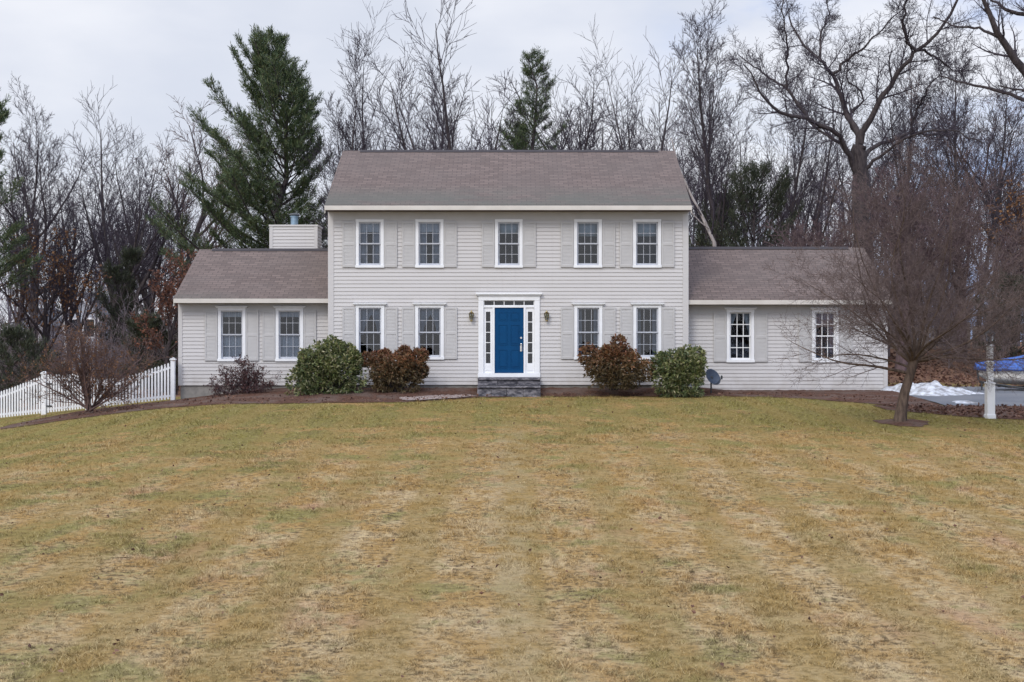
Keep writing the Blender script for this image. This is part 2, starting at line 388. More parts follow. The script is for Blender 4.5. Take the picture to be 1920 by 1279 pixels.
strip('leaf_bed', np.arange(10.0, 26, .1), bed_front, drive_front, 20, .014, M['mulch'])
strip('driveway', np.arange(11.95, 40, .15), drive_front, lambda x: np.full_like(x, 45.2) + wob(x), 40, .022, M['asphalt'])
strip('gravel_path', np.arange(-3.3, -.95, .06), lambda x: mulch_front(x) + .10 + .8 * (np.abs(x + 2.1) / 1.2) ** 6, lambda x: mulch_front(x) + 1.0 - .05 * np.sin(x * 6), 14, .045, M['gravel'], lambda x: np.full_like(x, .03))

# ------------------------------------------------------------------ house
HX0, HX1, HY = (617 - 960) / 60, (1289 - 960) / 60, 40.0
HB = 47.3; EAVE_Z, RIDGE_Z, RIDGE_Y = 5.84, 8.14, 43.65
LX0, RX1, WY, WB, WR = -10.55, 11.88, 40.6, 46.2, 43.4
house = empty('house', ((HX0 + HX1) / 2, HY, 0), 'beige clapboard two-storey house with a blue front door and two low wings', 'house')
HL = Vector(house.location)
def hp(o):                                  # parts are modelled in world coordinates
    o.parent = house; o.location = Vector(o.location) - HL; return o
COURSE = .117
def siding(mb, O, U, Nn, z0, z1, span, holes=()):
    """clapboards on a wall: O origin, U along the wall, Nn outward, span(z)->(u0,u1), holes (u0,u1,z0,z1)"""
    O, U, Nn = Vector(O), Vector(U), Vector(Nn); z = z0
    P = lambda u, zz, off: O + U * u + Nn * off + Vector((0, 0, zz))
    while z < z1 - 1e-4:
        zt = min(z + COURSE, z1)
        br = sorted({z, zt} | {h for hh in holes for h in hh[2:] if z < h < zt})
        for a, b in zip(br[:-1], br[1:]):
            zm = (a + b) / 2; segs = [span(zm)]
            for h in holes:
                if h[2] <= zm <= h[3]:
                    ns = []
                    for s0, s1 in segs:
                        if h[1] <= s0 or h[0] >= s1: ns.append((s0, s1)); continue
                        if h[0] > s0: ns.append((s0, h[0]))
                        if h[1] < s1: ns.append((h[1], s1))
                    segs = ns
            fa = .027 - .021 * (a - z) / COURSE; fb = .027 - .021 * (b - z) / COURSE
            sa, sb, sm = span(a), span(b), span(zm)
            for s0, s1 in segs:
                l0 = sa[0] if s0 == sm[0] else s0; l1 = sa[1] if s1 == sm[1] else s1
                t0 = sb[0] if s0 == sm[0] else s0; t1 = sb[1] if s1 == sm[1] else s1
                mb.poly(P(l0, a, fa), P(l1, a, fa), P(t1, b, fb), P(t0, b, fb))
                if a == z: mb.poly(P(l0, a, .004), P(l1, a, .004), P(l1, a, fa), P(l0, a, fa))
        z = zt
# window table: casing outer box in photo pixels
W2 = [(667, 720), (779, 832), (928, 980), (1076, 1128.5), (1186.5, 1239.5)]
W1 = [(667, 721), (778.5, 832.5), (1076.5, 1129.5), (1187, 1240)]
WL = [(409, 461), (517, 569)]
WRt = [(1362, 1414), (1522, 1572)]
wins = []
for i, (a, b) in enumerate(W2): wins.append(dict(x0=wx(a, 40), x1=wx(b, 40), z0=wz(502.7, 40), z1=wz(412, 40), y=HY, cap=False, cur=('panels', 'panels', 'shade', 'shade', 'shade')[i], wall='m'))
for i, (a, b) in enumerate(W1): wins.append(dict(x0=wx(a, 40), x1=wx(b, 40), z0=wz(674.8, 40), z1=wz(572.5, 40), y=HY, cap=True, cur=('swag', 'swag', 'sheer', 'sheer')[i], wall='m'))
for i, (a, b) in enumerate(WL): wins.append(dict(x0=wx(a, WY), x1=wx(b, WY), z0=wz(678, WY), z1=wz(578, WY), y=WY, cap=True, cur='cafe', wall='l'))
for i, (a, b) in enumerate(WRt): wins.append(dict(x0=wx(a, WY), x1=wx(b, WY), z0=wz(680, WY), z1=wz(581, WY), y=WY, cap=True, cur=('tieback', 'pink')[i], wall='r'))
CW = .10
def hole(w): return (w['x0'] + CW * .7, w['x1'] - CW * .7, w['z0'] + CW * .7, w['z1'] - CW * .7)
DX0, DX1 = wx(897, 40), wx(1012, 40); DZ0, DZ1 = wz(708, 40), wz(552, 40)
dhole = (DX0 + .06, DX1 - .06, DZ0 + .02, DZ1 - .06)
ztop_m, ztop_w = EAVE_Z - .12, 2.90
def gspan(y0, y1, ze, zr, yr):              # gable: along +y (u measured from y0)
    def f(z):
        if z <= ze: return (0, y1 - y0)
        k = (z - ze) / (zr - ze); return ((yr - y0) * k, (y1 - y0) - (y1 - yr) * k)
    return f
BASE_M, BASE_L, BASE_R = wz(722, 40), wz(723, WY), wz(735, WY)
mb = MB()
siding(mb, (0, HY, 0), (1, 0, 0), (0, -1, 0), BASE_M, ztop_m, lambda z: (HX0, HX1), [hole(w) for w in wins if w['wall'] == 'm'] + [dhole])
siding(mb, (0, HB, 0), (1, 0, 0), (0, 1, 0), BASE_M, ztop_m, lambda z: (HX0, HX1))
for x, s in ((HX0, -1), (HX1, 1)): siding(mb, (x, HY, 0), (0, 1, 0), (s, 0, 0), BASE_M, RIDGE_Z - .2, gspan(HY, HB, ztop_m, RIDGE_Z - .15, RIDGE_Y))
hp(mb.build('wall', M['siding']))
for side, xa, xb, base in (('l', LX0, HX0 - .03, BASE_L), ('r', HX1 + .03, RX1, BASE_R)):
    mb = MB()
    siding(mb, (0, WY, 0), (1, 0, 0), (0, -1, 0), base, ztop_w, lambda z: (xa, xb), [hole(w) for w in wins if w['wall'] == side])
    siding(mb, (0, WB, 0), (1, 0, 0), (0, 1, 0), base, ztop_w, lambda z: (xa, xb))
    xo, s = (LX0, -1) if side == 'l' else (RX1, 1)
    siding(mb, (xo, WY, 0), (0, 1, 0), (s, 0, 0), base, 4.6, gspan(WY, WB, ztop_w, 4.65, WR))
    hp(mb.build('wall', M['siding']))
# interior shells so rooms read dark
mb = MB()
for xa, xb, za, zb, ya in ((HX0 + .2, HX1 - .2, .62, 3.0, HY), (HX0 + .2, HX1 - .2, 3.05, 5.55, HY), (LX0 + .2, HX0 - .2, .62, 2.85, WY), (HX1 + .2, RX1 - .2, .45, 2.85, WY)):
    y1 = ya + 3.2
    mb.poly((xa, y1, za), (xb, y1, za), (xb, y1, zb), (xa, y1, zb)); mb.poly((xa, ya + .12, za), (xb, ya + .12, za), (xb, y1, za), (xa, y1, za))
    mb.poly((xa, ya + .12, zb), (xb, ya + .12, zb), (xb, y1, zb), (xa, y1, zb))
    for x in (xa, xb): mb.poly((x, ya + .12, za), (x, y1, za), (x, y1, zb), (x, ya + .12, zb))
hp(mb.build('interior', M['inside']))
# foundation
mb = MB().box(HX0 + .03, HX1 - .03, HY + .03, HB - .03, -.6, BASE_M + .01)
mb.box(LX0 + .03, HX0 + .02, WY + .03, WB - .03, -1.4, BASE_L + .01); mb.box(HX1 - .02, RX1 - .03, WY + .03, WB - .03, -.6, BASE_R + .01)
hp(mb.build('foundation', M['conc']))
# corner boards
for x0, x1, y0, z0, z1 in ((HX0 - .03, HX0 + .15, HY, BASE_M - .01, ztop_m), (HX1 - .15, HX1 + .03, HY, BASE_M - .01, ztop_m), (LX0 - .03, LX0 + .10, WY, BASE_L - .01, ztop_w), (RX1 - .10, RX1 + .03, WY, BASE_R - .01, ztop_w)):
    b_ = MB().box(x0, x1, y0 - .035, y0 + .01, z0, z1)
    xs_ = (x0, x0 + .03) if x0 in (HX0 - .03, LX0 - .03) else (x1 - .03, x1)
    b_.box(xs_[0], xs_[1], y0 + .0105, y0 + .15, z0, z1)
    hp(b_.build('corner_board', M['siding'] if y0 == HY else M['siding'], bevel=.004))
# roofs
def roof(xa, xb, ye, ze, yr, zr, yb, name='roof'):
    th = .10
    def slab(y0, z0, y1, z1):
        mb = MB()
        a = [(xa, y0, z0), (xb, y0, z0), (xb, y1, z1), (xa, y1, z1)]; b = [(x, y, z - th) for x, y, z in a]
        mb.poly(*a); mb.poly(*b[::-1])
        for i in range(4): j = (i + 1) % 4; mb.poly(b[i], b[j], a[j], a[i])
        return mb
    mb = slab(ye, ze, yr, zr); m2 = slab(yb, ze, yr, zr)
    o_ = len(mb.v); mb.v += m2.v; mb.f += [tuple(o_ + i for i in f) for f in m2.f]
    return hp(mb.build(name, M['roof']))
rm = roof(HX0 - .05, HX1 + .05, HY - .60, EAVE_Z, RIDGE_Y, RIDGE_Z, HB + .60)
rl = roof(LX0 - .05, HX0 - .03, WY - .50, 3.0, WR, 4.76, WB + .50)
rr_ = roof(HX1 + .03, RX1 + .05, WY - .50, 2.953, WR, 4.82, WB + .50)
def sub(o, parent):                          # sub-part of a part that is already placed
    o.parent = parent; o.location = Vector(o.location) - HL - Vector(parent.location); return o
for r_, xa, xb, yr, zr in ((rm, HX0 + .55, HX1 - .5, RIDGE_Y, RIDGE_Z), (rl, LX0 + .4, HX0 - .1, WR, 4.76), (rr_, HX1 + .1, RX1 - .5, WR, 4.82)):
    b_ = MB().prism([(-.16, -.065), (0, .03), (.16, -.065), (.13, -.085), (0, -.002), (-.13, -.085)], 0, 1)
    me = b_.mesh('ridge_vent')
    co = np.array([v.co for v in me.vertices]); co = np.stack([xa + (xb - xa) * co[:, 1], yr + co[:, 0], zr + co[:, 2]], -1)
    me.vertices.foreach_set('co', co.astype(np.float32).ravel()); me.update()
    o_ = link('ridge_vent', me, simple('ridge_vent_black', (.05, .045, .05), None, 5, .9) if 'rv' not in M else M['rv'], r_); M['rv'] = me.materials[0]
    o_.location = -HL - Vector(r_.location)
# fascia, soffit, frieze, rake boards
def eave(xa, xb, ye, ze, wall_y, top):
    hp(MB().box(xa - .005, xb + .005, ye - .022, ye + .0, ze - .160, ze - .022).build('fascia', M['cream'], bevel=.004))
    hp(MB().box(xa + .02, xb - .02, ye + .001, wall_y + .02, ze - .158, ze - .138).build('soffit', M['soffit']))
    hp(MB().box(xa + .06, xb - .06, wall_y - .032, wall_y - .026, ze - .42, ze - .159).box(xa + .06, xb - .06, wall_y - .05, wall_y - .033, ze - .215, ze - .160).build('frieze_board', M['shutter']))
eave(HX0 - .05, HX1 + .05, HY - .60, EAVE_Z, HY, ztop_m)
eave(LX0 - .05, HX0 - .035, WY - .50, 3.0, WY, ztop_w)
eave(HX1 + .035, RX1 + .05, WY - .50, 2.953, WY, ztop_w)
def rake(x, ye, ze, yr, zr, yb):
    mb = MB()
    for y0 in (ye, yb):
        a = [(x - .012, y0, ze - .105), (x + .012, y0, ze - .105), (x + .012, yr, zr - .105), (x - .012, yr, zr - .105)]
        b = [(p[0], p[1], p[2] - .15) for p in a]; mb.poly(*a); mb.poly(*b)
        for i in range(4): j = (i + 1) % 4; mb.poly(a[i], a[j], b[j], b[i])
    hp(mb.build('rake_board', M['cream']))
rake(HX0 - .045, HY - .60, EAVE_Z, RIDGE_Y, RIDGE_Z, HB + .6); rake(HX1 + .045, HY - .60, EAVE_Z, RIDGE_Y, RIDGE_Z, HB + .6)
rake(LX0 - .045, WY - .50, 3.0, WR, 4.76, WB + .50); rake(RX1 + .045, WY - .50, 2.953, WR, 4.82, WB + .50)

# chimney chase
cx0, cx1, cy0 = wx(507, 44.6), wx(594, 44.6), 44.6; cz1 = wz(422, 44.6)
mb = MB(); zz0 = 3.2
siding(mb, (0, cy0, 0), (1, 0, 0), (0, -1, 0), zz0, cz1 - .06, lambda z: (cx0, cx1)); siding(mb, (0, cy0 + 1.0, 0), (1, 0, 0), (0, 1, 0), zz0, cz1 - .06, lambda z: (cx0, cx1))
for x, s_ in ((cx0, -1), (cx1, 1)): siding(mb, (x, cy0, 0), (0, 1, 0), (s_, 0, 0), zz0, cz1 - .06, lambda z: (0, 1.0))
for x in (cx0 - .03, cx1 - .09):
    mb.box(x, x + .12, cy0 - .035, cy0 + .02, zz0, cz1 - .06)
mb.box(cx0 - .05, cx1 + .05, cy0 - .05, cy0 + 1.05, cz1 - .0595, cz1)
ch = hp(mb.build('chimney', M['siding']))
fx = wx(552, 45)
sub(MB().lathe([(.13, cz1 - .01), (.13, cz1 + .30), (.16, cz1 + .30), (.16, cz1 + .34)], 18, (fx, 45.0, 0)).build('flue', M['flue'], smooth=False), ch)
sub(MB().lathe([(.08, cz1 + .341), (.08, cz1 + .37), (.21, cz1 + .37), (.16, cz1 + .42), (.03, cz1 + .45)], 18, (fx, 45.0, 0)).build('flue_cap', M['darkmetal']), ch)

# windows
def pleat(mb, x0, x1, z0, z1, y, n=9, amp=.012, inset=None):
    """a hanging pleated sheet; inset(t) -> (left, right) fractions at height t (0 bottom .. 1 top)"""
    rows, cols = 8, n * 4; b = len(mb.v)
    for i in range(rows + 1):
        t_ = i / rows; l, r_ = inset(t_) if inset else (0, 1)
        for j in range(cols + 1):
            u = j / cols; x = x0 + (x1 - x0) * (l + (r_ - l) * u)
            mb.v.append((x, y + amp * math.sin(u * n * 2 * math.pi + .4 * t_), z0 + (z1 - z0) * t_))
    for i in range(rows):
        for j in range(cols):
            a = b + i * (cols + 1) + j; mb.f.append((a, a + 1, a + cols + 2, a + cols + 1))
def curtain(kind, x0, x1, z0, z1, y, seed):
    """list of (mesh builder, material), one per hanging piece"""
    H = z1 - z0; rg = random.Random(seed); out = []
    def P(m, a, b, yy, n, inset=None):
        mb = MB(); pleat(mb, x0, x1, a, b, yy, n, inset=inset); out.append((mb, M[m]))
    if kind == 'panels':
        P('sheer', z0, z1, y, 6, lambda t: (0, .36)); P('sheer', z0, z1, y, 6, lambda t: (.60, 1)); P('curtain', z0 + H * .78, z1, y - .03, 10)
    elif kind == 'shade':
        out.append((MB().box(x0, x1, y, y + .004, z0 + H * rg.uniform(.66, .74), z1), M['shade']))
    elif kind == 'sheer':
        P('sheer', z0, z1, y, 6, lambda t: (0, .22)); P('sheer', z0, z1, y, 6, lambda t: (.76, 1))
    elif kind == 'swag':
        P('sheer', z0 + H * .45, z1, y, 8, lambda t: (0, .18 + .55 * t ** 1.6)); P('sheer', z0 + H * .45, z1, y - .025, 8, lambda t: (.82 - .45 * t ** 1.6, 1))
    elif kind == 'cafe':
        P('curtain', z0, z0 + H * .50, y, 10); P('curtain', z1 - H * .13, z1, y - .02, 10)
    elif kind == 'tieback':
        P('curtain', z0 + H * .50, z1, y, 6, lambda t: (0, .06 + .34 * t ** 1.3)); P('curtain', z0 + H * .50, z1, y, 6, lambda t: (.94 - .34 * t ** 1.3, 1))
    elif kind == 'pink':
        P('pinkcurtain', z0 + H * .70, z1, y, 9); P('pinkcurtain', z0 + H * .15, z0 + H * .7, y, 4, lambda t: (.78, 1))
    return out
for k, w in enumerate(wins):
    x0, x1, z0, z1, y = w['x0'], w['x1'], w['z0'], w['z1'], w['y']
    mb = MB(); c_ = CW
    mb.box(x0, x0 + c_, y - .05, y + .10, z0 + .08, z1 - .085); mb.box(x1 - c_, x1, y - .05, y + .10, z0 + .08, z1 - .085)
    mb.box(x0, x1, y - .05, y + .10, z1 - .084, z1); mb.box(x0 - .01, x1 + .01, y - .075, y + .10, z0, z0 + .079)
    wo_ = hp(mb.build('window', M['white'], bevel=.004))
    wl = wo_
    if w['cap']:
        sub(MB().box(x0 - .05, x1 + .05, y - .10, y + .0, z1 + .001, z1 + .03).box(x0 - .075, x1 + .075, y - .125, y + .0, z1 + .031, z1 + .06).build('window_cap', M['white'], bevel=.004), wl)
    a0, a1, b0, b1 = x0 + c_ + .002, x1 - c_ - .002, z0 + .081, z1 - .086; zm = (b0 + b1) / 2
    for (s0, s1, yy) in ((zm - .018, b1, y + .012), (b0, zm + .018, y + .05)):
        mb = MB(); st = .042
        mb.box(a0, a0 + st, yy, yy + .035, s0, s1); mb.box(a1 - st, a1, yy, yy + .035, s0, s1)
        mb.box(a0 + st, a1 - st, yy, yy + .035, s1 - .04, s1); mb.box(a0 + st, a1 - st, yy, yy + .035, s0, s0 + (.04 if s0 > b0 else .06))
        g0, g1, h0, h1 = a0 + st, a1 - st, s0 + .04, s1 - .04
        mw = .0065 if w['wall'] != 'r' else .013
        for q in (1, 2): xx = g0 + (g1 - g0) * q / 3; mb.box(xx - mw, xx + mw, yy + .006, yy + .016, h0, h1)
        zz = (h0 + h1) / 2
        for q in range(3):
            l_ = g0 + (g1 - g0) * q / 3 + (mw if q else 0); r_ = g0 + (g1 - g0) * (q + 1) / 3 - (mw if q < 2 else 0)
            mb.box(l_, r_, yy + .006, yy + .016, zz - mw, zz + mw)
        sub(mb.build('sash', M['white'] if w['wall'] == 'r' else M['sash']), wl)
        sub(MB().poly((g0, yy + .02, h0), (g1, yy + .02, h0), (g1, yy + .02, h1), (g0, yy + .02, h1)).build('pane', M['glass']), wl)
    for mb, cm in curtain(w['cur'], a0, a1, b0, b1, y + .16, k): sub(mb.build('curtain', cm, smooth=True), wl)
# shutters
def shutter_mesh(h, w_=.40):
    mb = MB(); st = .05
    mb.box(0, st, -.04, -.002, 0, h); mb.box(w_ - st, w_, -.04, -.002, 0, h)
    for z0, z1 in ((0, .08), (h * .5 - .04, h * .5 + .04), (h - .06, h)): mb.box(st, w_ - st, -.04, -.002, z0, z1)
    for z0, z1 in ((.08, h * .5 - .04), (h * .5 + .04, h - .06)):
        n = int((z1 - z0) / .042)
        for i in range(n):
            zc = z0 + (z1 - z0) * i / n; dz = (z1 - z0) / n
            mb.poly((st, -.034, zc), (w_ - st, -.034, zc), (w_ - st, -.022, zc + dz), (st, -.022, zc + dz)); mb.poly((st, -.022, zc), (w_ - st, -.022, zc), (w_ - st, -.034, zc), (st, -.034, zc))
    me = mb.mesh('shutter'); me.materials.append(M['shutter']); return me
SH = {}
for w in wins:
    h = round(w['z1'] - w['z0'] - .09, 2)
    if h not in SH: SH[h] = shutter_mesh(h)
    for xx in (w['x0'] - .412, w['x1'] + .012):
        hp(link('shutter', SH[h], loc=(xx, w['y'] - .024, w['z0'] + .02)))

# front door with surround
mb = MB(); y = HY
jam = .165
mb.box(DX0, DX0 + jam, y - .07, y + .06, DZ0 + .13, DZ1 - .20); mb.box(DX1 - jam, DX1, y - .07, y + .06, DZ0 + .13, DZ1 - .20)   # pilasters
mb.box(DX0 - .015, DX1 + .015, y - .085, y + .06, DZ0, DZ0 + .129)                                             # sill
mb.box(DX0, DX1, y - .075, y + .06, DZ1 - .199, DZ1 - .06)
mb.box(DX0 - .04, DX1 + .04, y - .11, y + .0, DZ1 - .059, DZ1 - .02); mb.box(DX0 - .075, DX1 + .075, y - .16, y + .0, DZ1 - .019, DZ1 + .03)
TZ0, TZ1 = wz(574, 40), wz(563.5, 40)
dx0, dx1 = wx(927.7, 40), wx(981.6, 40); dz0, dz1 = DZ0 + .131, wz(577.5, 40)
mb.box(DX0 + jam + .001, DX1 - jam - .001, y - .045, y + .05, dz1 + .001, TZ0 - .001)                           # transom bar
for xx in (dx0 - .07, dx1 + .004): mb.box(xx, xx + .066, y - .045, y + .05, dz0, dz1)
sur = hp(mb.build('door_surround', M['white'], bevel=.005))
mb = MB(); tx0, tx1 = DX0 + jam + .002, DX1 - jam - .002
top = DZ1 - .201
mb.box(tx0, tx1, y - .02, y + .03, TZ0, TZ0 + .02); mb.box(tx0, tx1, y - .02, y + .03, top - .015, top)
for q in range(6): xx = tx0 + (tx1 - tx0 - .022) * q / 5; mb.box(xx, xx + .022, y - .02, y + .03, TZ0 + .02, top - .015)
tr_ = hp(mb.build('transom_window', M['white']))
sub(MB().poly((tx0, y + .01, TZ0 + .02), (tx1, y + .01, TZ0 + .02), (tx1, y + .01, top - .015), (tx0, y + .01, top - .015)).build('pane', M['glass']), tr_)
for s0, s1 in ((tx0, dx0 - .072), (dx1 + .072, tx1)):
    mb = MB(); gz0, gz1 = wz(681.6, 40), wz(585, 40); gw = .07; gc = (s0 + s1) / 2; g0, g1 = gc - gw, gc + gw
    mb.box(s0, s1, y - .01, y + .03, dz0, gz0); mb.box(s0, s1, y - .01, y + .03, gz1, dz1)
    mb.box(s0 + .05, s1 - .05, y - .022, y - .0105, dz0 + .08, gz0 - .06)
    mb.box(s0, g0, y - .01, y + .03, gz0, gz1); mb.box(g1, s1, y - .01, y + .03, gz0, gz1)
    for q in range(1, 5): zz = gz0 + (gz1 - gz0) * q / 5; mb.box(g0, g1, y - .005, y + .02, zz - .012, zz + .012)
    sl = hp(mb.build('sidelight', M['white']))
    sub(MB().poly((g0, y + .022, gz0), (g1, y + .022, gz0), (g1, y + .022, gz1), (g0, y + .022, gz1)).build('pane', M['glass']), sl)
mb = MB().box(dx0, dx1, y - .005, y + .04, dz0 + .005, dz1 - .003)
W_ = dx1 - dx0; H_ = dz1 - dz0
for (u0, u1) in ((.13, .45), (.55, .87)):
    for (v0, v1) in ((.08, .36), (.43, .74), (.80, .93)):
        xa, xb, za, zb = dx0 + u0 * W_, dx0 + u1 * W_, dz0 + v0 * H_, dz0 + v1 * H_
        for (p0, p1, q0, q1) in ((xa, xb, za, za + .018), (xa, xb, zb - .018, zb), (xa, xa + .018, za + .018, zb - .018), (xb - .018, xb, za + .018, zb - .018)): mb.box(p0, p1, y - .016, y - .0055, q0, q1)
        mb.box(xa + .05, xb - .05, y - .014, y - .0055, za + .05, zb - .05)
dr = hp(mb.build('door', M['door'], bevel=.003))
hx = dx1 - .075
sub(MB().lathe([(.032, 0), (.032, .014), (.012, .02), (.012, .05), (.034, .055), (.036, .07), (.02, .085)], 14, (hx, 0, 0), 'y').build('handle', M['nickel'], smooth=True), dr)
ho = [o for o in house.children if o.name.startswith('door') and o.type == 'MESH' and o.data.name.startswith('door')]
han = dr.children[0]; han.rotation_euler = (0, 0, 0)
me = han.data; co = np.array([v.co for v in me.vertices]); co[:, 1] = (y - .006) - co[:, 1]; co[:, 2] += dz0 + .90; me.vertices.foreach_set('co', co.astype(np.float32).ravel()); me.update()
sub(MB().lathe([(.034, 0), (.034, -.012), (.026, -.02)], 14, (hx, y - .006, dz0 + 1.10), 'y').build('deadbolt', M['nickel']), dr)
sub(MB().box(hx - .03, hx + .03, y - .018, y - .006, dz0 + .68, dz0 + .87).tube([(hx, y - .02, dz0 + .86), (hx, y - .055, dz0 + .83), (hx, y - .055, dz0 + .74), (hx, y - .02, dz0 + .70)], .009).build('pull', M['nickel'], bevel=.003), dr)

# front steps
st0 = empty('front_steps', ((DX0 + DX1) / 2, 38.9, .05), 'dark grey stone front steps below the blue door', 'steps')
SL = Vector(st0.location)
rg = random.Random(4)
def stones(z0, z1, y0, y1, n):
    mb = MB(); x = DX0
    cuts = sorted([DX0] + [DX0 + (DX1 - DX0) * (i + rg.uniform(-.18, .18)) / n for i in range(1, n)] + [DX1])
    for a, b in zip(cuts[:-1], cuts[1:]):
        j = rg.uniform(-.012, .012); mb.box(a + .004, b - .004, y0 + j, y1, z0, z1 - rg.uniform(0, .008))
    return mb
for nm, args in (('tread', (.465, .527, 38.86, 39.91, 1)), ('riser', (.30, .458, 38.92, 39.9, 3)), ('tread', (.235, .294, 38.52, 38.915, 1)), ('riser', (-.12, .228, 38.57, 38.91, 4))):
    o_ = stones(*args).build(nm, M['stone'], bevel=.012); o_.parent = st0; o_.location = -SL

# wall lanterns
def lantern(px, label):
    x = wx(px, 39.9); z = wz(594, 39.9)
    o = empty('wall_lantern', (x, 39.975, z), label, 'wall lamp', 'lanterns beside the front door')
    MB().lathe([(.055, 0), (.055, -.02), (.03, -.03)], 14, (0, 0, .02), 'y').tube([(0, -.02, .03), (0, -.08, .13), (0, -.12, .13)], .009).build('wall_bracket', M['brass'], o)
    MB().lathe([(.012, .185), (.03, .15), (.085, .10), (.08, .09)], 8, (0, -.12, 0)).build('hood', M['brass'], o)
    MB().lathe([(.05, -.10), (.075, .088)], 8, (0, -.12, 0)).build('lamp_glass', M['glass'], o)
    mb = MB()
    for i in range(8):
        a = 2 * math.pi * i / 8; mb.tube([(.052 * math.cos(a), -.12 + .052 * math.sin(a), -.10), (.078 * math.cos(a), -.12 + .078 * math.sin(a), .09)], .005, 4)
    mb.lathe([(.055, -.105), (.055, -.12), (.02, -.15), (.008, -.17)], 8, (0, -.12, 0)); mb.lathe([(.015, -.10), (.015, 0)], 8, (0, -.12, 0)); mb.build('cage', M['brass'], o)
lantern(884, 'brass wall lantern on the clapboards left of the blue door'); lantern(1025, 'brass wall lantern on the clapboards right of the blue door')

# ------------------------------------------------------------------ satellite dish
dz = Tz(6.15, 39.5) + .03
dish = empty('satellite_dish', (6.15, 39.5, dz), 'dark grey oval satellite dish on a short pole by the low wing', 'dish')
mb = MB(); Rr = 14; n_ = 28
prof = [(0.001, 0)] + [(.305 * i / 8, .09 * (i / 8) ** 2) for i in range(1, 9)] + [(.31, .088), (.302, .078), (.15, .012), (.001, -.012)]
o_ = mb.lathe(prof, 28).build('reflector', M['dishgrey'], dish, smooth=True)
o_.location = (0, 0, .50); o_.scale = (1, .9, 1); o_.rotation_euler = (R(62), R(0), R(40))
MB().tube([(0, .04, -.25), (0, .04, .42), (.0, .02, .5)], .024, 10).build('pole', M['darkmetal'], dish)
MB().tube([(0, .0, .34), (.14, -.16, .32), (.27, -.30, .50)], .012, 6).build('feed_arm', M['darkmetal'], dish)
MB().lathe([(.03, -.05), (.03, .05), (.02, .07)], 10, (.27, -.30, .52)).build('receiver', M['darkmetal'], dish)
MB().box(-.05, .05, .0, .09, .40, .56).build('wall_bracket', M['darkmetal'], dish, bevel=.01)

# ------------------------------------------------------------------ white picket fence
FY = 40.25
fence = empty('picket_fence', (-10.7, FY, Tz(-10.7, FY)), 'white picket fence with dipping tops running left from the house', 'fence')
FL = Vector(fence.location)
def fpart(mb, name, m=M['white'], bevel=0):
    o = mb.build(name, m, bevel=bevel); o.parent = fence; o.location = -FL; return o
def post(x, top, w=.065):
    b = Tz(x, FY) - .05
    mb = MB().box(x - w, x + w, FY - w, FY + w, b, top)
    mb.prism([(x - w - .025, top + .001), (x + w + .025, top + .001), (x + w + .025, top + .03), (x, top + .09), (x - w - .025, top + .03)], FY - w - .025, FY + w + .025)
    fpart(mb, 'post', bevel=.006)
def picket_panel(xa, xb, topf, step, pw, name, brace=False):
    n = max(2, round((xb - xa) / step)); mb = MB()
    for i in range(n):
        x = xa + (xb - xa) * (i + .5) / n; tz = topf(x); bz = Tz(x, FY) + .06
        mb.prism([(x - pw / 2, bz), (x + pw / 2, bz), (x + pw / 2, tz - .035), (x, tz), (x - pw / 2, tz - .035)], FY - .05, FY - .028)
    for f0 in (.16, -.17):
        pts = []
        for x in np.linspace(xa, xb, 9): pts.append((x, (Tz(x, FY) + f0) if f0 > 0 else topf(x) + f0))
        for (p, q) in zip(pts[:-1], pts[1:]): mb.prism([(p[0], p[1] - .035), (q[0], q[1] - .035), (q[0], q[1] + .035), (p[0], p[1] + .035)], FY - .027, FY + .012)
    if brace:
        p, q = (xa + .05, Tz(xa, FY) + .2), (xb - .05, topf(xb) - .2)
        mb.prism([(p[0], p[1] - .04), (q[0], q[1] - .04), (q[0], q[1] + .04), (p[0], p[1] + .04)], FY - .0265, FY + .011)
    return fpart(mb, name)
post(-10.66, wz(676, 40.25)); post(-13.35, wz(700, 40.25) + .02, .05); post(wx(83, 40.25), wz(702, 40.25), .075); post(-17.35, .28)
picket_panel(-13.28, -10.75, lambda x: np.interp(x, [-13.3, -12.8, -12.3, -11.8, -11.3, -10.75], [.52, .46, .50, .63, .80, .98]), .102, .056, 'picket_panel')
gx0 = wx(83, 40.25)
gate = picket_panel(gx0 + .1, -13.42, lambda x: .60 + .03 * (x - gx0), .088, .05, 'gate', True)
g_ = MB().box(gx0 + .06, gx0 + .26, FY - .065, FY - .052, -.42, -.37).box(gx0 + .06, gx0 + .26, FY - .065, FY - .052, .28, .33).build('hinge', M['darkmetal'], gate)
picket_panel(-17.28, gx0 - .09, lambda x: np.interp(x, [-17.3, -16.8, -16.2, -15.7, -15.2, gx0 - .08], [.22, .0, .03, .20, .40, .56]), .085, .050, 'picket_panel')

# ------------------------------------------------------------------ lamp post
lx, ly = wx(1856, 32.1), 32.1; lz = Tz(lx, ly)
lamp = empty('lamp_post', (lx, ly, lz), 'white square wooden lamp post with a dark lantern beside the driveway', 'lamp post')
MB().box(-.10, .10, -.10, .10, -.05, .86).box(-.115, .115, -.115, .115, -.02, .10).box(-.11, .11, -.11, .11, .8605, .90).build('plinth', M['white'], lamp, bevel=.012)
MB().box(-.068, .068, -.068, .068, .9005, 1.86).box(-.10, .10, -.10, .10, 1.36, 1.42).box(-.09, .09, -.09, .09, 1.80, 1.83).build('shaft', M['white'], lamp, bevel=.01)
MB().lathe([(.05, 1.861), (.05, 1.90), (.075, 1.92)], 12).build('lantern_base', M['darkmetal'], lamp)
mb = MB()
for sx_ in (-1, 1):
    for sy_ in (-1, 1): mb.tube([(sx_ * .055, sy_ * .055, 1.92), (sx_ * .095, sy_ * .095, 2.12)], .009, 4)
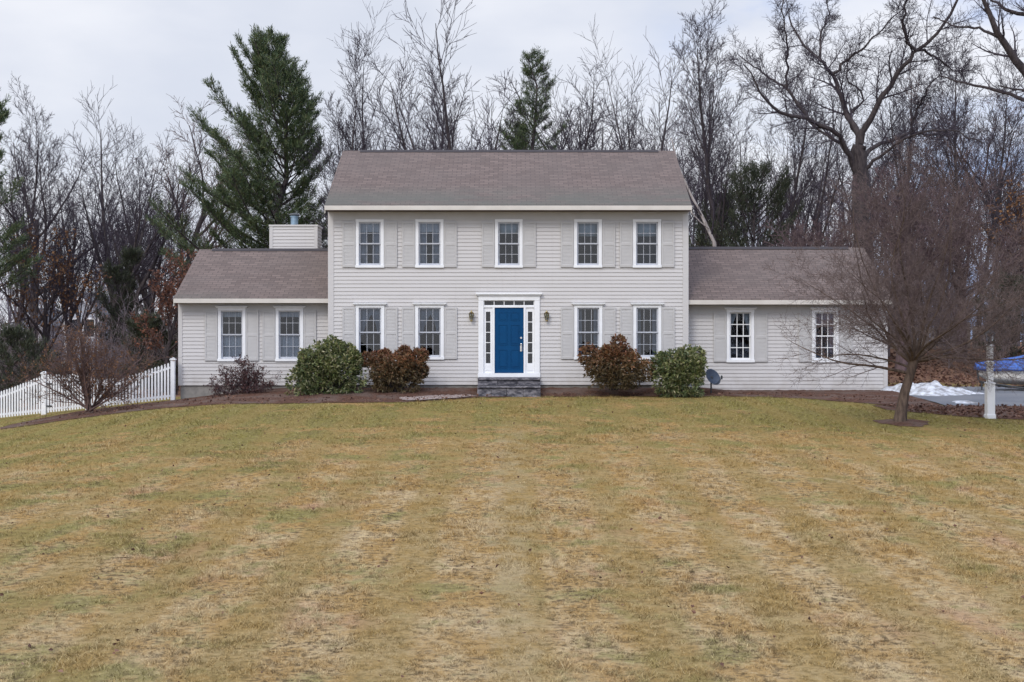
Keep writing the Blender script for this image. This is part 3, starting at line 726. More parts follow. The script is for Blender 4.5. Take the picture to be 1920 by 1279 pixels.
mb.lathe([(.15, 2.121), (.15, 2.13), (.05, 2.21), (.02, 2.235), (.022, 2.26), (.004, 2.28)], 4); lc_ = mb.build('lantern_cage', M['darkmetal'], lamp)
lc_.rotation_euler = (0, 0, 0)
mb = MB(); a, b = .052, .09
q0 = [(-a, -a, 1.925), (a, -a, 1.925), (a, a, 1.925), (-a, a, 1.925)]; q1 = [(-b, -b, 2.118), (b, -b, 2.118), (b, b, 2.118), (-b, b, 2.118)]
for i in range(4): j = (i + 1) % 4; mb.poly(q0[i], q0[j], q1[j], q1[i])
mb.build('lantern_glass', M['glass'], lamp)
MB().lathe([(.012, 1.921), (.02, 2.0), (.02, 2.04), (.004, 2.07)], 8).build('bulb', M['white'], lamp)

# ------------------------------------------------------------------ boat on trailer under a blue tarp
by = 42.3; bx0 = wx(1834, by); bz = Tz(17, by)
boat = empty('covered_boat', (bx0, by, bz), 'white boat under a blue tarp on the driveway', 'boat')
L = 5.2
def ring(u, table): return np.interp(u, [0, .08, .2, .4, .7, 1], table)
stn = np.linspace(0, 1, 22)
V = []; cols = 13
for u in stn:
    hw = ring(u, [.03, .34, .66, .92, 1.0, .96]); zg = ring(u, [.80, .76, .72, .70, .69, .69]); zk = ring(u, [.50, .30, .22, .18, .17, .17])
    for j in range(cols):
        a = j / (cols - 1) * 2 - 1; s_ = abs(a)
        zc = zk + (zg - zk) * .30; k_ = min(1, s_ / .5); kk = max(0, (s_ - .5) / .5)
        yy = math.copysign(hw * (.86 * k_ + .14 * kk), a); zz = zk + (zc - zk) * k_ + (zg - zc) * kk
        V.append((u * L, yy, zz))
I = np.arange(len(V)).reshape(22, cols); Fq = np.stack([I[:-1, :-1], I[:-1, 1:], I[1:, 1:], I[1:, :-1]], -1).reshape(-1, 4)
M['hull'] = simple('boat_gelcoat', (.74, .72, .68), (.66, .64, .60), 3, .3)
hull = link('hull', mesh_np('hull', V, Fq, True), M['hull'], boat)
hull.modifiers.new('solid', 'SOLIDIFY').thickness = .03
MB().prism([(L + .02, .18), (L + .05, .18), (L + .05, .69), (L + .02, .69)], -.95, .95).build('transom', M['hull'], hull)
t = NT('blue_tarp'); n = t.noise(t.coord('Object'), 3, 5); M['tarp'] = t.out(t.mix(t.rng(n, .35, .65), (.006, .050, .27), (.018, .10, .38)), .4, t.noise(t.mapping(t.coord('Object'), (2.2, .8, 1)), 2.2, 4), .09, .9, .5)
V = []; cols = 19; rows = 40
for u in np.linspace(-.02, 1.02, rows):
    hw = float(ring(u, [.10, .42, .74, 1.0, 1.08, 1.04])); zg = float(ring(u, [.84, .80, .78, .77, .76, .76])); zr = float(np.interp(u, [-.02, .1, .25, .42, .6, 1.02], [.93, 1.02, 1.14, 1.34, 1.30, .95]))
    hem = .15 - .10 * math.exp(-((u - .30) / .14) ** 2) + .02 * math.sin(u * 37)
    for j in range(cols):
        a = j / (cols - 1) * 2 - 1; s_ = abs(a)
        if s_ < .72: k = s_ / .72; yy = hw * k; zz = zr + (zg - zr) * k ** 1.15 - .045 * math.sin(math.pi * k) * (1 + math.sin(u * 21))
        else: k = (s_ - .72) / .28; yy = hw + .015 + .02 * math.sin(u * 60 + k); zz = zg - hem * k
        V.append((u * L, math.copysign(yy, a), zz))
I = np.arange(len(V)).reshape(rows, cols); Fq = np.stack([I[:-1, :-1], I[:-1, 1:], I[1:, 1:], I[1:, :-1]], -1).reshape(-1, 4)
tarp = link('tarp', mesh_np('tarp', V, Fq, True), M['tarp'], boat); tarp.modifiers.new('solid', 'SOLIDIFY').thickness = .006
mb = MB()
for s_ in (-1, 1): mb.tube([(.1, s_ * .12, .30), (1.2, s_ * .55, .12), (L, s_ * .6, .12)], .04, 6)
for x in (1.3, 3.2, L - .1): mb.tube([(x, -.62, .12), (x, .62, .12)], .035, 6)
mb.tube([(.12, 0, .34), (.12, 0, .02)], .03, 8)
trl = mb.build('trailer', M['darkmetal'], boat)
M['rubber'] = simple('tyre_rubber', (.025, .025, .027), (.04, .04, .04), 8, .85)
for s_ in (-1, 1):
    w_ = MB().lathe([(.16, -.09), (.27, -.09), (.31, -.06), (.31, .06), (.27, .09), (.16, .09)], 24, (3.5, s_ * .92, .31), 'y').build('wheel', M['rubber'], trl)
MB().tube([(.02, 0, .36), (-.05, 0, .8)], .03, 8).build('bow_stop', M['darkmetal'], trl)

# ------------------------------------------------------------------ snow
def snow(cx, cy, rx, ry, h, name, label, seed):
    rg = np.random.default_rng(seed); n, m_ = 40, 64; V = []; ph = rg.uniform(0, 6, 8)
    for i in range(n + 1):
        r_ = i / n
        for j in range(m_):
            a = 2 * math.pi * j / m_
            k = 1 + .16 * math.sin(3 * a + ph[0]) + .10 * math.sin(7 * a + ph[1]) + .05 * math.sin(13 * a + ph[2])
            x = cx + rx * r_ * k * math.cos(a); y_ = cy + ry * r_ * k * math.sin(a)
            u = (x - cx) / rx; zz = h * (1 - r_ ** 1.6) * (1.0 - .55 * u) * (1 + .25 * math.sin(x * 7 + ph[3]) * math.sin(y_ * 6 + ph[4]) + .12 * math.sin(x * 17 + ph[5]))
            V.append((x, y_, Tz(x, y_) + .024 + max(0, zz) - (.03 if i == n else 0)))
    Fq = [(i * m_ + j, i * m_ + (j + 1) % m_, (i + 1) * m_ + (j + 1) % m_, (i + 1) * m_ + j) for i in range(n) for j in range(m_)]
    c0 = Vector((cx, cy, Tz(cx, cy))); V = [tuple(Vector(v) - c0) for v in V]
    o = link(name, mesh_np(name, V, Fq, True), M['snow'], loc=c0); tag(o, label, 'snow', 'melting snow by the driveway')
snow(13.1, 39.9, 1.5, 1.0, .33, 'snow_pile', 'long melting heap of dirty white snow at the corner of the low wing', 3)
snow(12.75, 36.1, .36, .3, .06, 'snow_patch', 'small flat remnant of snow at the front edge of the driveway', 8)

# ------------------------------------------------------------------ vegetation generators
def tubes(groups, name, m, sides=4, parent=None, smooth=True):
    """groups: list of (pts, radii); builds one mesh"""
    by = {}
    for p, r in groups: by.setdefault(len(p), []).append((p, r))
    VV, FF, base = [], [], 0
    for k, lst in by.items():
        P = np.array([p for p, _ in lst], float); Rr = np.array([r for _, r in lst], float); n = len(lst)
        t_ = np.empty_like(P); t_[:, 1:-1] = P[:, 2:] - P[:, :-2]; t_[:, 0] = P[:, 1] - P[:, 0]; t_[:, -1] = P[:, -1] - P[:, -2]
        t_ /= np.linalg.norm(t_, axis=2, keepdims=True) + 1e-9
        mean = t_.mean(1); ref = np.where(np.abs(mean[:, 2:3]) < .8, [[0, 0, 1.]], [[1., 0, 0]])[:, None]
        u = np.cross(t_, np.broadcast_to(ref, t_.shape)); u /= np.linalg.norm(u, axis=2, keepdims=True) + 1e-9; w = np.cross(t_, u)
        a = np.arange(sides) * 2 * np.pi / sides
        V = P[:, :, None] + Rr[:, :, None, None] * (np.cos(a)[None, None, :, None] * u[:, :, None] + np.sin(a)[None, None, :, None] * w[:, :, None])
        I = base + np.arange(n * k * sides).reshape(n, k, sides); J = np.roll(I, -1, axis=2)
        FF.append(np.stack([I[:, :-1], J[:, :-1], J[:, 1:], I[:, 1:]], -1).reshape(-1, 4)); VV.append(V.reshape(-1, 3)); base += n * k * sides
    me = mesh_np(name, np.concatenate(VV), np.concatenate(FF), smooth); me.materials.append(m); return me
def nrm(v):
    l = math.sqrt(v[0] * v[0] + v[1] * v[1] + v[2] * v[2]) + 1e-9; return (v[0] / l, v[1] / l, v[2] / l)
def perp(d, a):
    r = (0, 0, 1) if abs(d[2]) < .9 else (1, 0, 0)
    u = nrm((d[1] * r[2] - d[2] * r[1], d[2] * r[0] - d[0] * r[2], d[0] * r[1] - d[1] * r[0])); w = (d[1] * u[2] - d[2] * u[1], d[2] * u[0] - d[0] * u[2], d[0] * u[1] - d[1] * u[0])
    c, s = math.cos(a), math.sin(a); return (c * u[0] + s * w[0], c * u[1] + s * w[1], c * u[2] + s * w[2])
def children(rg, pts, rad, L, lev, S, out):
    n = S['n'][lev]; k = len(pts) - 1; az = rg.uniform(0, 6.28); t0 = S['t0'][lev]
    for j in range(n):
        t_ = t0 + (1 - t0) * (j + rg.random()) / n; t_ = min(t_, .999); f = t_ * k; i = int(f); f -= i
        p = tuple(pts[i][q] + (pts[i + 1][q] - pts[i][q]) * f for q in range(3)); r = rad[i] + (rad[i + 1] - rad[i]) * f
        d = nrm(tuple(pts[i + 1][q] - pts[i][q] for q in range(3)))
        az += 2.4 + rg.uniform(-.5, .5); an = R(rg.uniform(*S['ang'][lev])); pv = perp(d, az)
        cd_ = nrm(tuple(d[q] * math.cos(an) + pv[q] * math.sin(an) for q in range(3)))
        cl_ = L * S['ratio'][lev] * (1 - S['shape'][lev] * t_) * rg.uniform(.65, 1.25)
        grow(rg, p, cd_, cl_, max(S['minr'], min(r * .8, r * S['rr'][lev])), lev + 1, S, out)
def grow(rg, p, d, L, r, lev, S, out):
    k = S['seg'][lev]; pts = [p]; w = S['wig'][lev]; tp = S['trop'][lev]; st = L / k
    for i in range(k):
        d = nrm((d[0] + rg.gauss(0, w), d[1] + rg.gauss(0, w), d[2] + rg.gauss(0, w) + tp))
        p = (p[0] + d[0] * st, p[1] + d[1] * st, p[2] + d[2] * st); pts.append(p)
    end = S['end'][lev]; rad = [max(S['minr'] * .6, r * (1 - (1 - end) * i / k)) for i in range(k + 1)]
    out.setdefault(lev, []).append((pts, rad))
    if lev < len(S['n']): children(rg, pts, rad, L, lev, S, out)
def spec(**kw):
    S = dict(n=[9, 7, 6, 4], seg=[8, 6, 4, 3, 2], ang=[(25, 50), (25, 52), (22, 48), (18, 42)], ratio=[.5, .5, .5, .6], t0=[.35, .2, .15, .1], shape=[.5, .4, .3, .2],
             wig=[.04, .08, .09, .08, .07], trop=[.02, .05, .05, .05, .05], rr=[.5, .5, .5, .55], end=[.3, .25, .25, .3, .4], minr=.0105)
    S.update(kw); return S
def tree_meshes(seed, L, r0, S, name, bark_m, twig_m, split=2):
    rg = random.Random(seed); out = {}
    grow(rg, (0, 0, -.3), nrm((rg.uniform(-.05, .05), rg.uniform(-.05, .05), 1)), L, r0, 0, S, out)
    big = sum((out.get(l, []) for l in range(split)), []); fine = sum((out.get(l, []) for l in range(split, 9)), [])
    zs = np.array([pp[2] for p, _ in fine for pp in p]); h = float(np.percentile(zs, 99.7))
    return tubes(big, 'trunk', bark_m, 6), tubes(fine, 'crown', twig_m, 3), h, out
STY = {}
vase = dict(n=[7, 11, 8, 4], ratio=[1.75, .40, .48, .6], t0=[.55, .18, .12, .1], ang=[(8, 30), (20, 42), (20, 45), (16, 40)], shape=[0, .45, .3, .2], trop=[.0, .05, .06, .05, .04], rr=[.62, .52, .56, .58], end=[.75, .10, .2, .3, .4], seg=[5, 9, 5, 3, 2], wig=[.04, .045, .06, .06, .06])
STY['vase'] = tree_meshes(11, 6.0, .30, spec(**vase), 'vase', M['bark'], M['twig'])
STY['vase2'] = tree_meshes(23, 5.2, .27, spec(**{**vase, 'n': [6, 12, 8, 4], 'ang': [(10, 34), (20, 44), (20, 45), (16, 40)]}), 'vase2', M['bark'], M['twig'])
slim = dict(n=[22, 8, 6, 4], ratio=[.36, .48, .5, .6], t0=[.28, .2, .1, .1], ang=[(18, 38), (20, 44), (20, 45), (16, 40)], shape=[.55, .4, .3, .2], trop=[.01, .08, .06, .05, .04], rr=[.46, .56, .56, .58], end=[.12, .2, .3, .3, .4], seg=[12, 6, 4, 3, 2], wig=[.025, .05, .06, .06, .06])
STY['slim'] = tree_meshes(31, 17, .21, spec(**slim), 'slim', M['bark'], M['twig'])
STY['slim2'] = tree_meshes(37, 16, .19, spec(**{**slim, 'n': [19, 8, 7, 4], 'ang': [(18, 40), (20, 44), (20, 45), (16, 40)], 'wig': [.04, .055, .07, .07, .07]}), 'slim2', M['bark'], M['twig'])
wide = dict(n=[10, 10, 8, 4], ratio=[.85, .48, .48, .6], t0=[.38, .2, .12, .1], ang=[(22, 52), (22, 50), (22, 48), (18, 42)], shape=[.45, .4, .3, .2], trop=[.0, .04, .05, .04, .03], rr=[.6, .56, .56, .58], end=[.35, .2, .25, .3, .4], seg=[8, 8, 5, 3, 2], wig=[.06, .09, .10, .08, .07])
STY['wide'] = tree_meshes(41, 9.5, .30, spec(**wide), 'wide', M['bark'], M['twig'])
STY['wide2'] = tree_meshes(47, 9.0, .26, spec(**wide), 'wide2', M['bark'], M['twigb'])

def place_tree(style, px, d, top_py, rot, label, group='bare trees standing behind the house', zs=1.0, name='bare_tree', cat='tree'):
    tm, cm, h, _ = STY[style]; x = wx(px, d); z = Tz(x, d); s = (wz(top_py, d) - z) / h
    o = empty(name, (x, d, z), label, cat, group); o.rotation_euler = (0, 0, rot); o.scale = (s * zs, s * zs, s)
    link('trunk', tm, parent=o); link('crown', cm, parent=o); return o
TREES = [
 ('vase', 690, 62, 60, .4, 'bare grey tree rising behind the left end of the main roof'),
 ('slim2', 628, 58, 75, 1.3, 'thin bare tree between the tall pine and the main roof'),
 ('vase2', 885, 64, -10, 2.2, 'tall many-stemmed bare tree behind the middle of the roof'),
 ('slim', 800, 74, 90, 2.9, 'slim bare tree just left of the many-stemmed tree behind the roof'),
 ('vase', 760, 90, 160, 4.1, 'farther low bare tree between the two large bare trees over the roof'),
 ('wide', 1090, 80, 125, .9, 'small bare tree right of the slim pine behind the roof'),
 ('vase2', 1180, 72, 95, 3.6, 'bare forked tree behind the right part of the roof ridge'),
 ('vase', 1245, 66, 70, 5.1, 'bare tree rising behind the right end of the main roof'),
 ('slim', 1362, 60, -40, .2, 'tall straight bare tree right of the main roof'),
 ('slim2', 1300, 64, 20, 3.3, 'tall bare tree close to the right gable of the main roof'),
 ('slim2', 1440, 70, 60, 2.0, 'slim bare tree left of the great oak'),
 ('vase', 1500, 82, 130, 1.1, 'distant bare tree seen under the left limbs of the great oak'),
 ('slim', 1690, 74, 40, 4.4, 'slim bare tree right behind the great oak'),
 ('slim2', 1735, 66, 90, 5.6, 'leaning slim bare tree right of the great oak'),
 ('slim', 1790, 62, 30, 1.7, 'tall thin bare tree left of the lamp post, far behind the driveway'),
 ('slim2', 1832, 64, 60, 2.7, 'twin thin bare tree behind the boat'),
 ('wide2', 1880, 70, 140, 3.0, 'brownish spreading bare tree behind the boat'),
 ('vase2', 205, 66, 165, .1, 'tallest bare vase-shaped tree above the picket fence'),
 ('vase', 130, 72, 240, 2.5, 'bare tree left of the tallest vase-shaped tree over the fence'),
 ('wide', 60, 70, 235, 4.7, 'spreading bare tree near the left edge, over the fence'),
 ('slim', 25, 62, 150, 3.9, 'thin tall bare tree at the far left edge'),
 ('vase2', 290, 70, 250, 1.9, 'bare tree left of the tall pine, over the low wing end'),
 ('wide2', 345, 78, 190, .8, 'pale bare tree showing through the left side of the tall pine'),
 ('slim2', 165, 84, 260, 5.2, 'slender bare tree far back above the left fence'),
 ('slim', 245, 76, 245, 4.9, 'slender bare tree right of the tallest vase-shaped tree'),
 ('wide', 1020, 95, 215, 2.6, 'far bare tree low behind the slim pine'),
 ('vase2', 1400, 92, 200, 5.9, 'far bare tree low between the roof and the great oak'),
 ('wide', 1600, 95, 215, 3.1, 'far bare tree low behind the trunk of the great oak'),
 ('vase', 1760, 90, 190, 4.6, 'far bare tree low to the right of the great oak'),
 ('vase', 1905, 85, 150, .5, 'far bare tree at the right edge behind the boat'),
]
for a in TREES: place_tree(*a)

# great oak traced limb by limb, each limb with its own depth, then grown
OD = 54.0
rgo = random.Random(77); oak_out = {}
def Wp(px, py, dy): return (wx(px, OD), dy, wz(py, OD))
ox, oz = wx(1612, OD), Tz(wx(1612, OD), OD)
limbs = [
 ([(1612, 660), (1613, 480), (1612, 363), (1610, 300), (1612, 273)], .52, .36, [0, 0, 0, 0, 0]),
 ([(1604, 320), (1591, 290), (1552, 258), (1501, 237), (1441, 222), (1416, 209), (1394, 184), (1370, 150)], .22, .04, [0, -.3, -.9, -1.5, -2, -2.3, -2.6, -3]),
 ([(1501, 237), (1475, 192), (1459, 166), (1437, 145), (1416, 128), (1390, 95)], .13, .03, [-1.5, -1.2, -.8, -.3, .2, .8]),
 ([(1466, 176), (1465, 128), (1458, 85), (1450, 43), (1455, 0)], .09, .03, [-1, -1.3, -1.8, -2.1, -2.3]),
 ([(1612, 280), (1610, 248), (1591, 205), (1580, 162), (1574, 132), (1552, 98), (1518, 55), (1500, 5)], .26, .05, [0, .2, .5, .8, 1, 1.4, 1.8, 2.2]),
 ([(1574, 132), (1595, 107), (1625, 85), (1655, 55), (1690, 20)], .12, .03, [1, .7, .4, 0, -.5]),
 ([(1552, 98), (1560, 50), (1575, 10), (1580, -30)], .10, .03, [1.4, 1.8, 2.2, 2.5]),
 ([(1613, 270), (1629, 218), (1651, 179), (1676, 137), (1693, 113), (1732, 73), (1766, 13), (1780, -30)], .24, .05, [0, -.4, -.9, -1.4, -1.8, -2.4, -3, -3.3]),
 ([(1693, 113), (1668, 94), (1659, 55), (1664, 13), (1670, -30)], .12, .03, [-1.8, -2.2, -2.8, -3.2, -3.4]),
 ([(1693, 113), (1740, 119), (1783, 137), (1820, 130)], .10, .025, [-1.8, -1.2, -.5, .2]),
 ([(1620, 310), (1638, 277), (1685, 256), (1736, 235), (1783, 237), (1818, 226), (1850, 200)], .19, .03, [0, .6, 1.3, 2.0, 2.6, 3.2, 3.7]),
 ([(1736, 235), (1740, 200), (1753, 162), (1780, 120)], .10, .03, [2, 1.6, 1.1, .6]),
 ([(1622, 320), (1650, 290), (1690, 268), (1740, 262), (1790, 290)], .13, .03, [0, -.8, -1.7, -2.6, -3.2]),
 ([(1614, 250), (1605, 215), (1640, 170), (1620, 120), (1630, 70)], .13, .03, [.3, 1.2, 2.0, 2.8, 3.2]),
 ([(1608, 300), (1575, 255), (1540, 215), (1525, 170), (1500, 130)], .14, .03, [0, 1.0, 2.0, 2.8, 3.5]),
]
OS = spec(n=[0, 19, 10, 5], ratio=[.5, .36, .46, .58], t0=[.3, .18, .12, .1], ang=[(30, 60), (28, 62), (25, 58), (25, 60)], shape=[.4, .35, .3, .2], wig=[.05, .08, .11, .10, .09], trop=[0, .03, .05, .05, .05], rr=[.5, .46, .54, .58], seg=[6, 8, 5, 3, 2], minr=.0078)
big = []
for pl, ra, rb, dep in limbs:
    P0 = [np.array([wx(p[0], OD) - ox, dy, wz(p[1], OD) - oz]) for p, dy in zip(pl, dep)]
    tt = np.linspace(0, len(P0) - 1, 17); idx = np.clip(tt.astype(int), 0, len(P0) - 2); pts = []
    for q, i in zip(tt, idx):                                    # Catmull-Rom through the traced joints
        f = q - i; p0, p1, p2, p3 = P0[max(i - 1, 0)], P0[i], P0[i + 1], P0[min(i + 2, len(P0) - 1)]
        pts.append(tuple(.5 * (2 * p1 + (p2 - p0) * f + (2 * p0 - 5 * p1 + 4 * p2 - p3) * f * f + (3 * p1 - p0 - 3 * p2 + p3) * f ** 3) + np.array([rgo.gauss(0, .05), rgo.gauss(0, .05), rgo.gauss(0, .05)]) * (1 if 0 < q < len(P0) - 1 else 0)))
    rad = [(ra + (rb - ra) * (i / 16) ** .8) * (.62 if ra < .5 else .80) for i in range(17)]; big.append((pts, rad))
    if ra < .5:
        Ln = sum(math.dist(pts[i], pts[i + 1]) for i in range(16)); children(rgo, pts, rad, Ln * .8, 1, OS, oak_out)
oak = empty('oak_tree', (ox, OD, oz), 'great bare oak with thick crooked limbs behind the right wing', 'tree')
link('trunk', tubes(big, 'trunk', M['bark'], 10), parent=oak)
link('crown', tubes(sum(oak_out.values(), []), 'crown', M['twig'], 3), parent=oak)

# overhanging tree at the right edge: trunk outside the frame
ED = 38.0; ex = wx(2010, ED); ez = Tz(ex, ED); rge = random.Random(5); eo = {}
elimbs = [([(2010, 745), (2005, 500), (2000, 320), (1985, 190), (1990, 60), (1995, -80)], .34, .12, [0, 0, 0, 0, 0, 0]),
          ([(2000, 300), (1920, 142), (1890, 110), (1855, 62), (1830, 10), (1815, -40)], .16, .04, [0, -.2, -.3, -.5, -.6, -.7]),
          ([(1870, 80), (1845, 52), (1800, 40), (1770, 15)], .05, .015, [-.4, .2, .6, 1]),
          ([(2000, 260), (1950, 185), (1900, 160), (1850, 140), (1800, 120)], .08, .02, [0, .6, 1, 1.4, 1.8]),
          ([(2000, 330), (1950, 200), (1925, 172), (1915, 178), (1880, 185), (1840, 180)], .07, .02, [0, -.4, -.8, -1, -1.2, -1.4]),
          ([(1990, 60), (1950, 30), (1905, 15), (1870, -20)], .10, .03, [0, .2, .5, .8])]
ES = spec(n=[0, 9, 6, 5], ratio=[.5, .30, .45, .5], t0=[.3, .3, .12, .1], ang=[(30, 60), (28, 60), (25, 58), (25, 60)], wig=[.05, .09, .13, .16, .16], rr=[.5, .4, .5, .55], seg=[6, 8, 5, 3, 2], minr=.006)
big = []
for pl, ra, rb, dep in elimbs:
    P0 = np.array([[wx(p[0], ED) - ex, dy, wz(p[1], ED) - ez] for p, dy in zip(pl, dep)]); tt = np.linspace(0, len(P0) - 1, 15)
    pts = [tuple(np.array([np.interp(q, range(len(P0)), P0[:, c]) for c in range(3)]) + np.array([rge.gauss(0, .02) for _ in range(3)])) for q in tt]
    rad = [ra + (rb - ra) * i / 14 for i in range(15)]; big.append((pts, rad))
    Ln = sum(math.dist(pts[i], pts[i + 1]) for i in range(14)); children(rge, pts, rad, min(Ln, 4.5), 1, ES, eo)
e_ = empty('bare_tree', (ex, ED, ez), 'dark bare limbs reaching in from the top right corner', 'tree')
link('trunk', tubes(big, 'trunk', M['bark'], 8), parent=e_); link('crown', tubes(sum(eo.values(), []), 'crown', M['twig'], 3), parent=e_)

# leaning pale birch beside the gable
bd = 56.0; x0, z0 = wx(1352, bd), Tz(wx(1352, bd), bd)
rgb_ = random.Random(3); P0 = [(1356, 640), (1340, 455), (1318, 405), (1298, 365), (1275, 310), (1262, 255)]
pts = [(wx(a, bd) - x0, .12 * i, wz(b, bd) - z0) for i, (a, b) in enumerate(P0)]; rad = [.11, .085, .07, .055, .035, .02]
bo = {}; children(rgb_, pts, rad, 7, 1, spec(n=[0, 9, 6, 4], seg=[5, 6, 4, 3, 2], ratio=[.5, .4, .5, .5], minr=.008), bo)
p2 = [(wx(a, bd) - x0, -.2 * i, wz(b, bd) - z0) for i, (a, b) in enumerate([(1330, 430), (1312, 418), (1295, 402), (1270, 380), (1255, 340), (1245, 300)])]
bi = empty('birch_tree', (x0, bd, z0), 'pale leaning birch beside the right gable of the main house', 'tree')
link('trunk', tubes([(pts, rad), (p2, [.035, .03, .026, .02, .014, .008])], 'trunk', M['birch'], 8), parent=bi)
link('crown', tubes(sum(bo.values(), []), 'crown', M['twig'], 3), parent=bi)

# leaves / needles as loose small faces
def leaves_mesh(name, P, D, size, width, m, rng, fold=.25, droop=0):
    """P (n,3) base, D (n,3) direction -> folded rhombic leaves, each its own island"""
    n = len(P); D = D / (np.linalg.norm(D, axis=1, keepdims=True) + 1e-9)
    rv = rng.normal(size=(n, 3)); U = np.cross(D, rv); U /= np.linalg.norm(U, axis=1, keepdims=True) + 1e-9; Nn = np.cross(D, U)
    s = size * rng.uniform(.6, 1.3, (n, 1)); w = width * s / size
    a = P; b = P + D * s * .5 + U * w + Nn * s * fold * .3; c = P + D * s + np.array([[0, 0, -droop]]) * s; d = P + D * s * .5 - U * w + Nn * s * fold * .3
    V = np.stack([a, b, c, d], 1).reshape(-1, 3); I = np.arange(n * 4).reshape(n, 4)
    me = mesh_np(name, V, np.concatenate([I[:, [0, 1, 2]], I[:, [0, 2, 3]]]), False); me.materials.append(m); return me

def pine(name, px, d, top_py, rad, seed, label, dens=1.0, mat_='needles', low=.1, irregular=.35, step=.55, cat='pine tree', bark_='bark', updown=(-4, 38), bushy=1.0, skew=0, nbr=(4, 5, 6)):
    rg = random.Random(seed); rn = np.random.default_rng(seed); x = wx(px, d); z = Tz(x, d); H = wz(top_py, d) - z
    tr_pts = [(rg.gauss(0, .04) * i, rg.gauss(0, .04) * i, H * i / 10) for i in range(11)]; trunk = [(tr_pts, [H * .017 * (1 - .93 * i / 10) for i in range(11)])]
    br = []; CP, CD = [], []
    zz = H * low
    while zz < H * .985:
        f = zz / H; prof = (.62 + .38 * math.sin(min(1, f / .35) * math.pi / 2)) * (1 - max(0, (f - .22) / .78)) ** .62
        nb = rg.choice(nbr); a0 = rg.uniform(0, 6.28)
        for q in range(nb):
            if rg.random() < irregular * .45: continue
            a = a0 + q * 6.283 / nb + rg.uniform(-.35, .35); Lb = rad * prof * rg.uniform(1 - irregular, 1.15) * (1 - skew * math.cos(a)) + .25
            el = R(updown[0] + (updown[1] - updown[0]) * f + rg.uniform(-9, 9)); k = 6; i0 = f * 10; i = min(9, int(i0))
            p = [tr_pts[i][c] + (tr_pts[i + 1][c] - tr_pts[i][c]) * (i0 - i) for c in range(3)]; pts = [tuple(p)]; e = el
            for s_ in range(k):
                e += R(4.5); a += rg.gauss(0, .06); p = [p[0] + Lb / k * math.cos(a) * math.cos(e), p[1] + Lb / k * math.sin(a) * math.cos(e), p[2] + Lb / k * math.sin(e)]; pts.append(tuple(p))
            r0 = .012 + .011 * Lb; br.append((pts, [r0 * (1 - .8 * i / k) for i in range(k + 1)]))
            m_ = max(4, int(Lb * 3.4 * bushy))
            for j in range(m_):
                t_ = .28 + .72 * (j + rg.random()) / m_; ff = min(t_ * k, k - 1e-3); i = int(ff); ff -= i
                b = np.array(pts[i]) * (1 - ff) + np.array(pts[i + 1]) * ff; dd = np.array(pts[i + 1]) - np.array(pts[i]); dd /= np.linalg.norm(dd)
                sd_ = np.array([-dd[1], dd[0], 0]); sd_ /= np.linalg.norm(sd_) + 1e-9; sgn = 1 if j % 2 else -1
                tw = dd * rg.uniform(.4, 1.0) + sd_ * sgn * rg.uniform(.3, 1.0) + np.array([0, 0, rg.uniform(-.05, .5)]); tw /= np.linalg.norm(tw)
                Lt = (.34 + .25 * Lb * (1.15 - t_)) * rg.uniform(.6, 1.4); q_ = b + tw * Lt
                br.append(([tuple(b), tuple(q_)], [.010, .005]))
                for u in np.arange(.25, 1.01, .25 / dens):
                    CP.append(b + tw * Lt * u); CD.append(tw + np.array([0, 0, .35]))
            CP.append(np.array(pts[-1])); CD.append(dd)
        zz += step * (1 - .35 * f) * rg.uniform(.8, 1.2)
    CP = np.array(CP); CD = np.array(CD); nn = 15
    P = np.repeat(CP, nn, 0); D = np.repeat(CD, nn, 0) + rn.normal(0, .55, (len(CP) * nn, 3)); P = P + rn.normal(0, .06, P.shape)
    o = empty(name, (x, d, z), label, cat)
    link('trunk', tubes(trunk, 'trunk', M[bark_], 8), parent=o); link('branches', tubes(br, 'branches', M['bark'], 4), parent=o)
    link('foliage', leaves_mesh('foliage', P, D, .21, .013, M[mat_], rn, 0), parent=o); return o
pine('pine_tree', 528, 60, 78, 5.2, 8, 'tall dark green pine behind the left wing chimney', 1.15, irregular=.48, low=.14, bushy=1.5, skew=.32, nbr=(6, 7, 8), updown=(-2, 50), step=.6)
pine('pine_tree', 1003, 74, 100, 3.1, 19, 'slim green pine standing behind the middle of the main roof', .7, irregular=.6, low=.3, step=.6, updown=(0, 30), bushy=1.7)
pine('pine_tree', -30, 54, 175, 2.2, 29, 'dark pine cut off by the left edge of the picture', 1.0, irregular=.45, low=.38)
pine('cedar_tree', 1412, 58, 330, 4.4, 35, 'dark bushy evergreen behind the ridge of the right wing', .8, 'needled', .03, .65, .5, 'evergreen', updown=(5, 50), bushy=1.3)
pine('cedar_tree', 1345, 63, 385, 2.6, 36, 'smaller dim evergreen between the birch and the bushy evergreen', .8, 'needled', .03, .6, .5, 'evergreen', updown=(5, 50), bushy=1.3)
pine('cedar_tree', 968, 78, 235, 1.6, 37, 'low dim evergreen left of the slim pine, just above the roof ridge', .9, 'needled', .5, .35, .5, 'evergreen', updown=(10, 50))
pine('cedar_tree', 232, 62, 480, 1.8, 38, 'dim evergreen in the brush above the picket fence', .8, 'needled', .03, .45, .5, 'evergreen', updown=(15, 50))
pine('cedar_tree', 290, 52, 620, 1.5, 39, 'low dark evergreen just behind the fence by the house corner', 1.0, 'needled', .03, .3, .4, 'evergreen', updown=(15, 50))
pine('cedar_tree', 30, 50, 640, 1.6, 40, 'low dark evergreen behind the left end of the fence', .9, 'needled', .03, .3, .4, 'evergreen', updown=(15, 50))
pine('cedar_tree', 1900, 52, 545, 2.1, 43, 'dark evergreen behind the covered boat', .9, 'needled', .03, .3, .45, 'evergreen', updown=(15, 50))

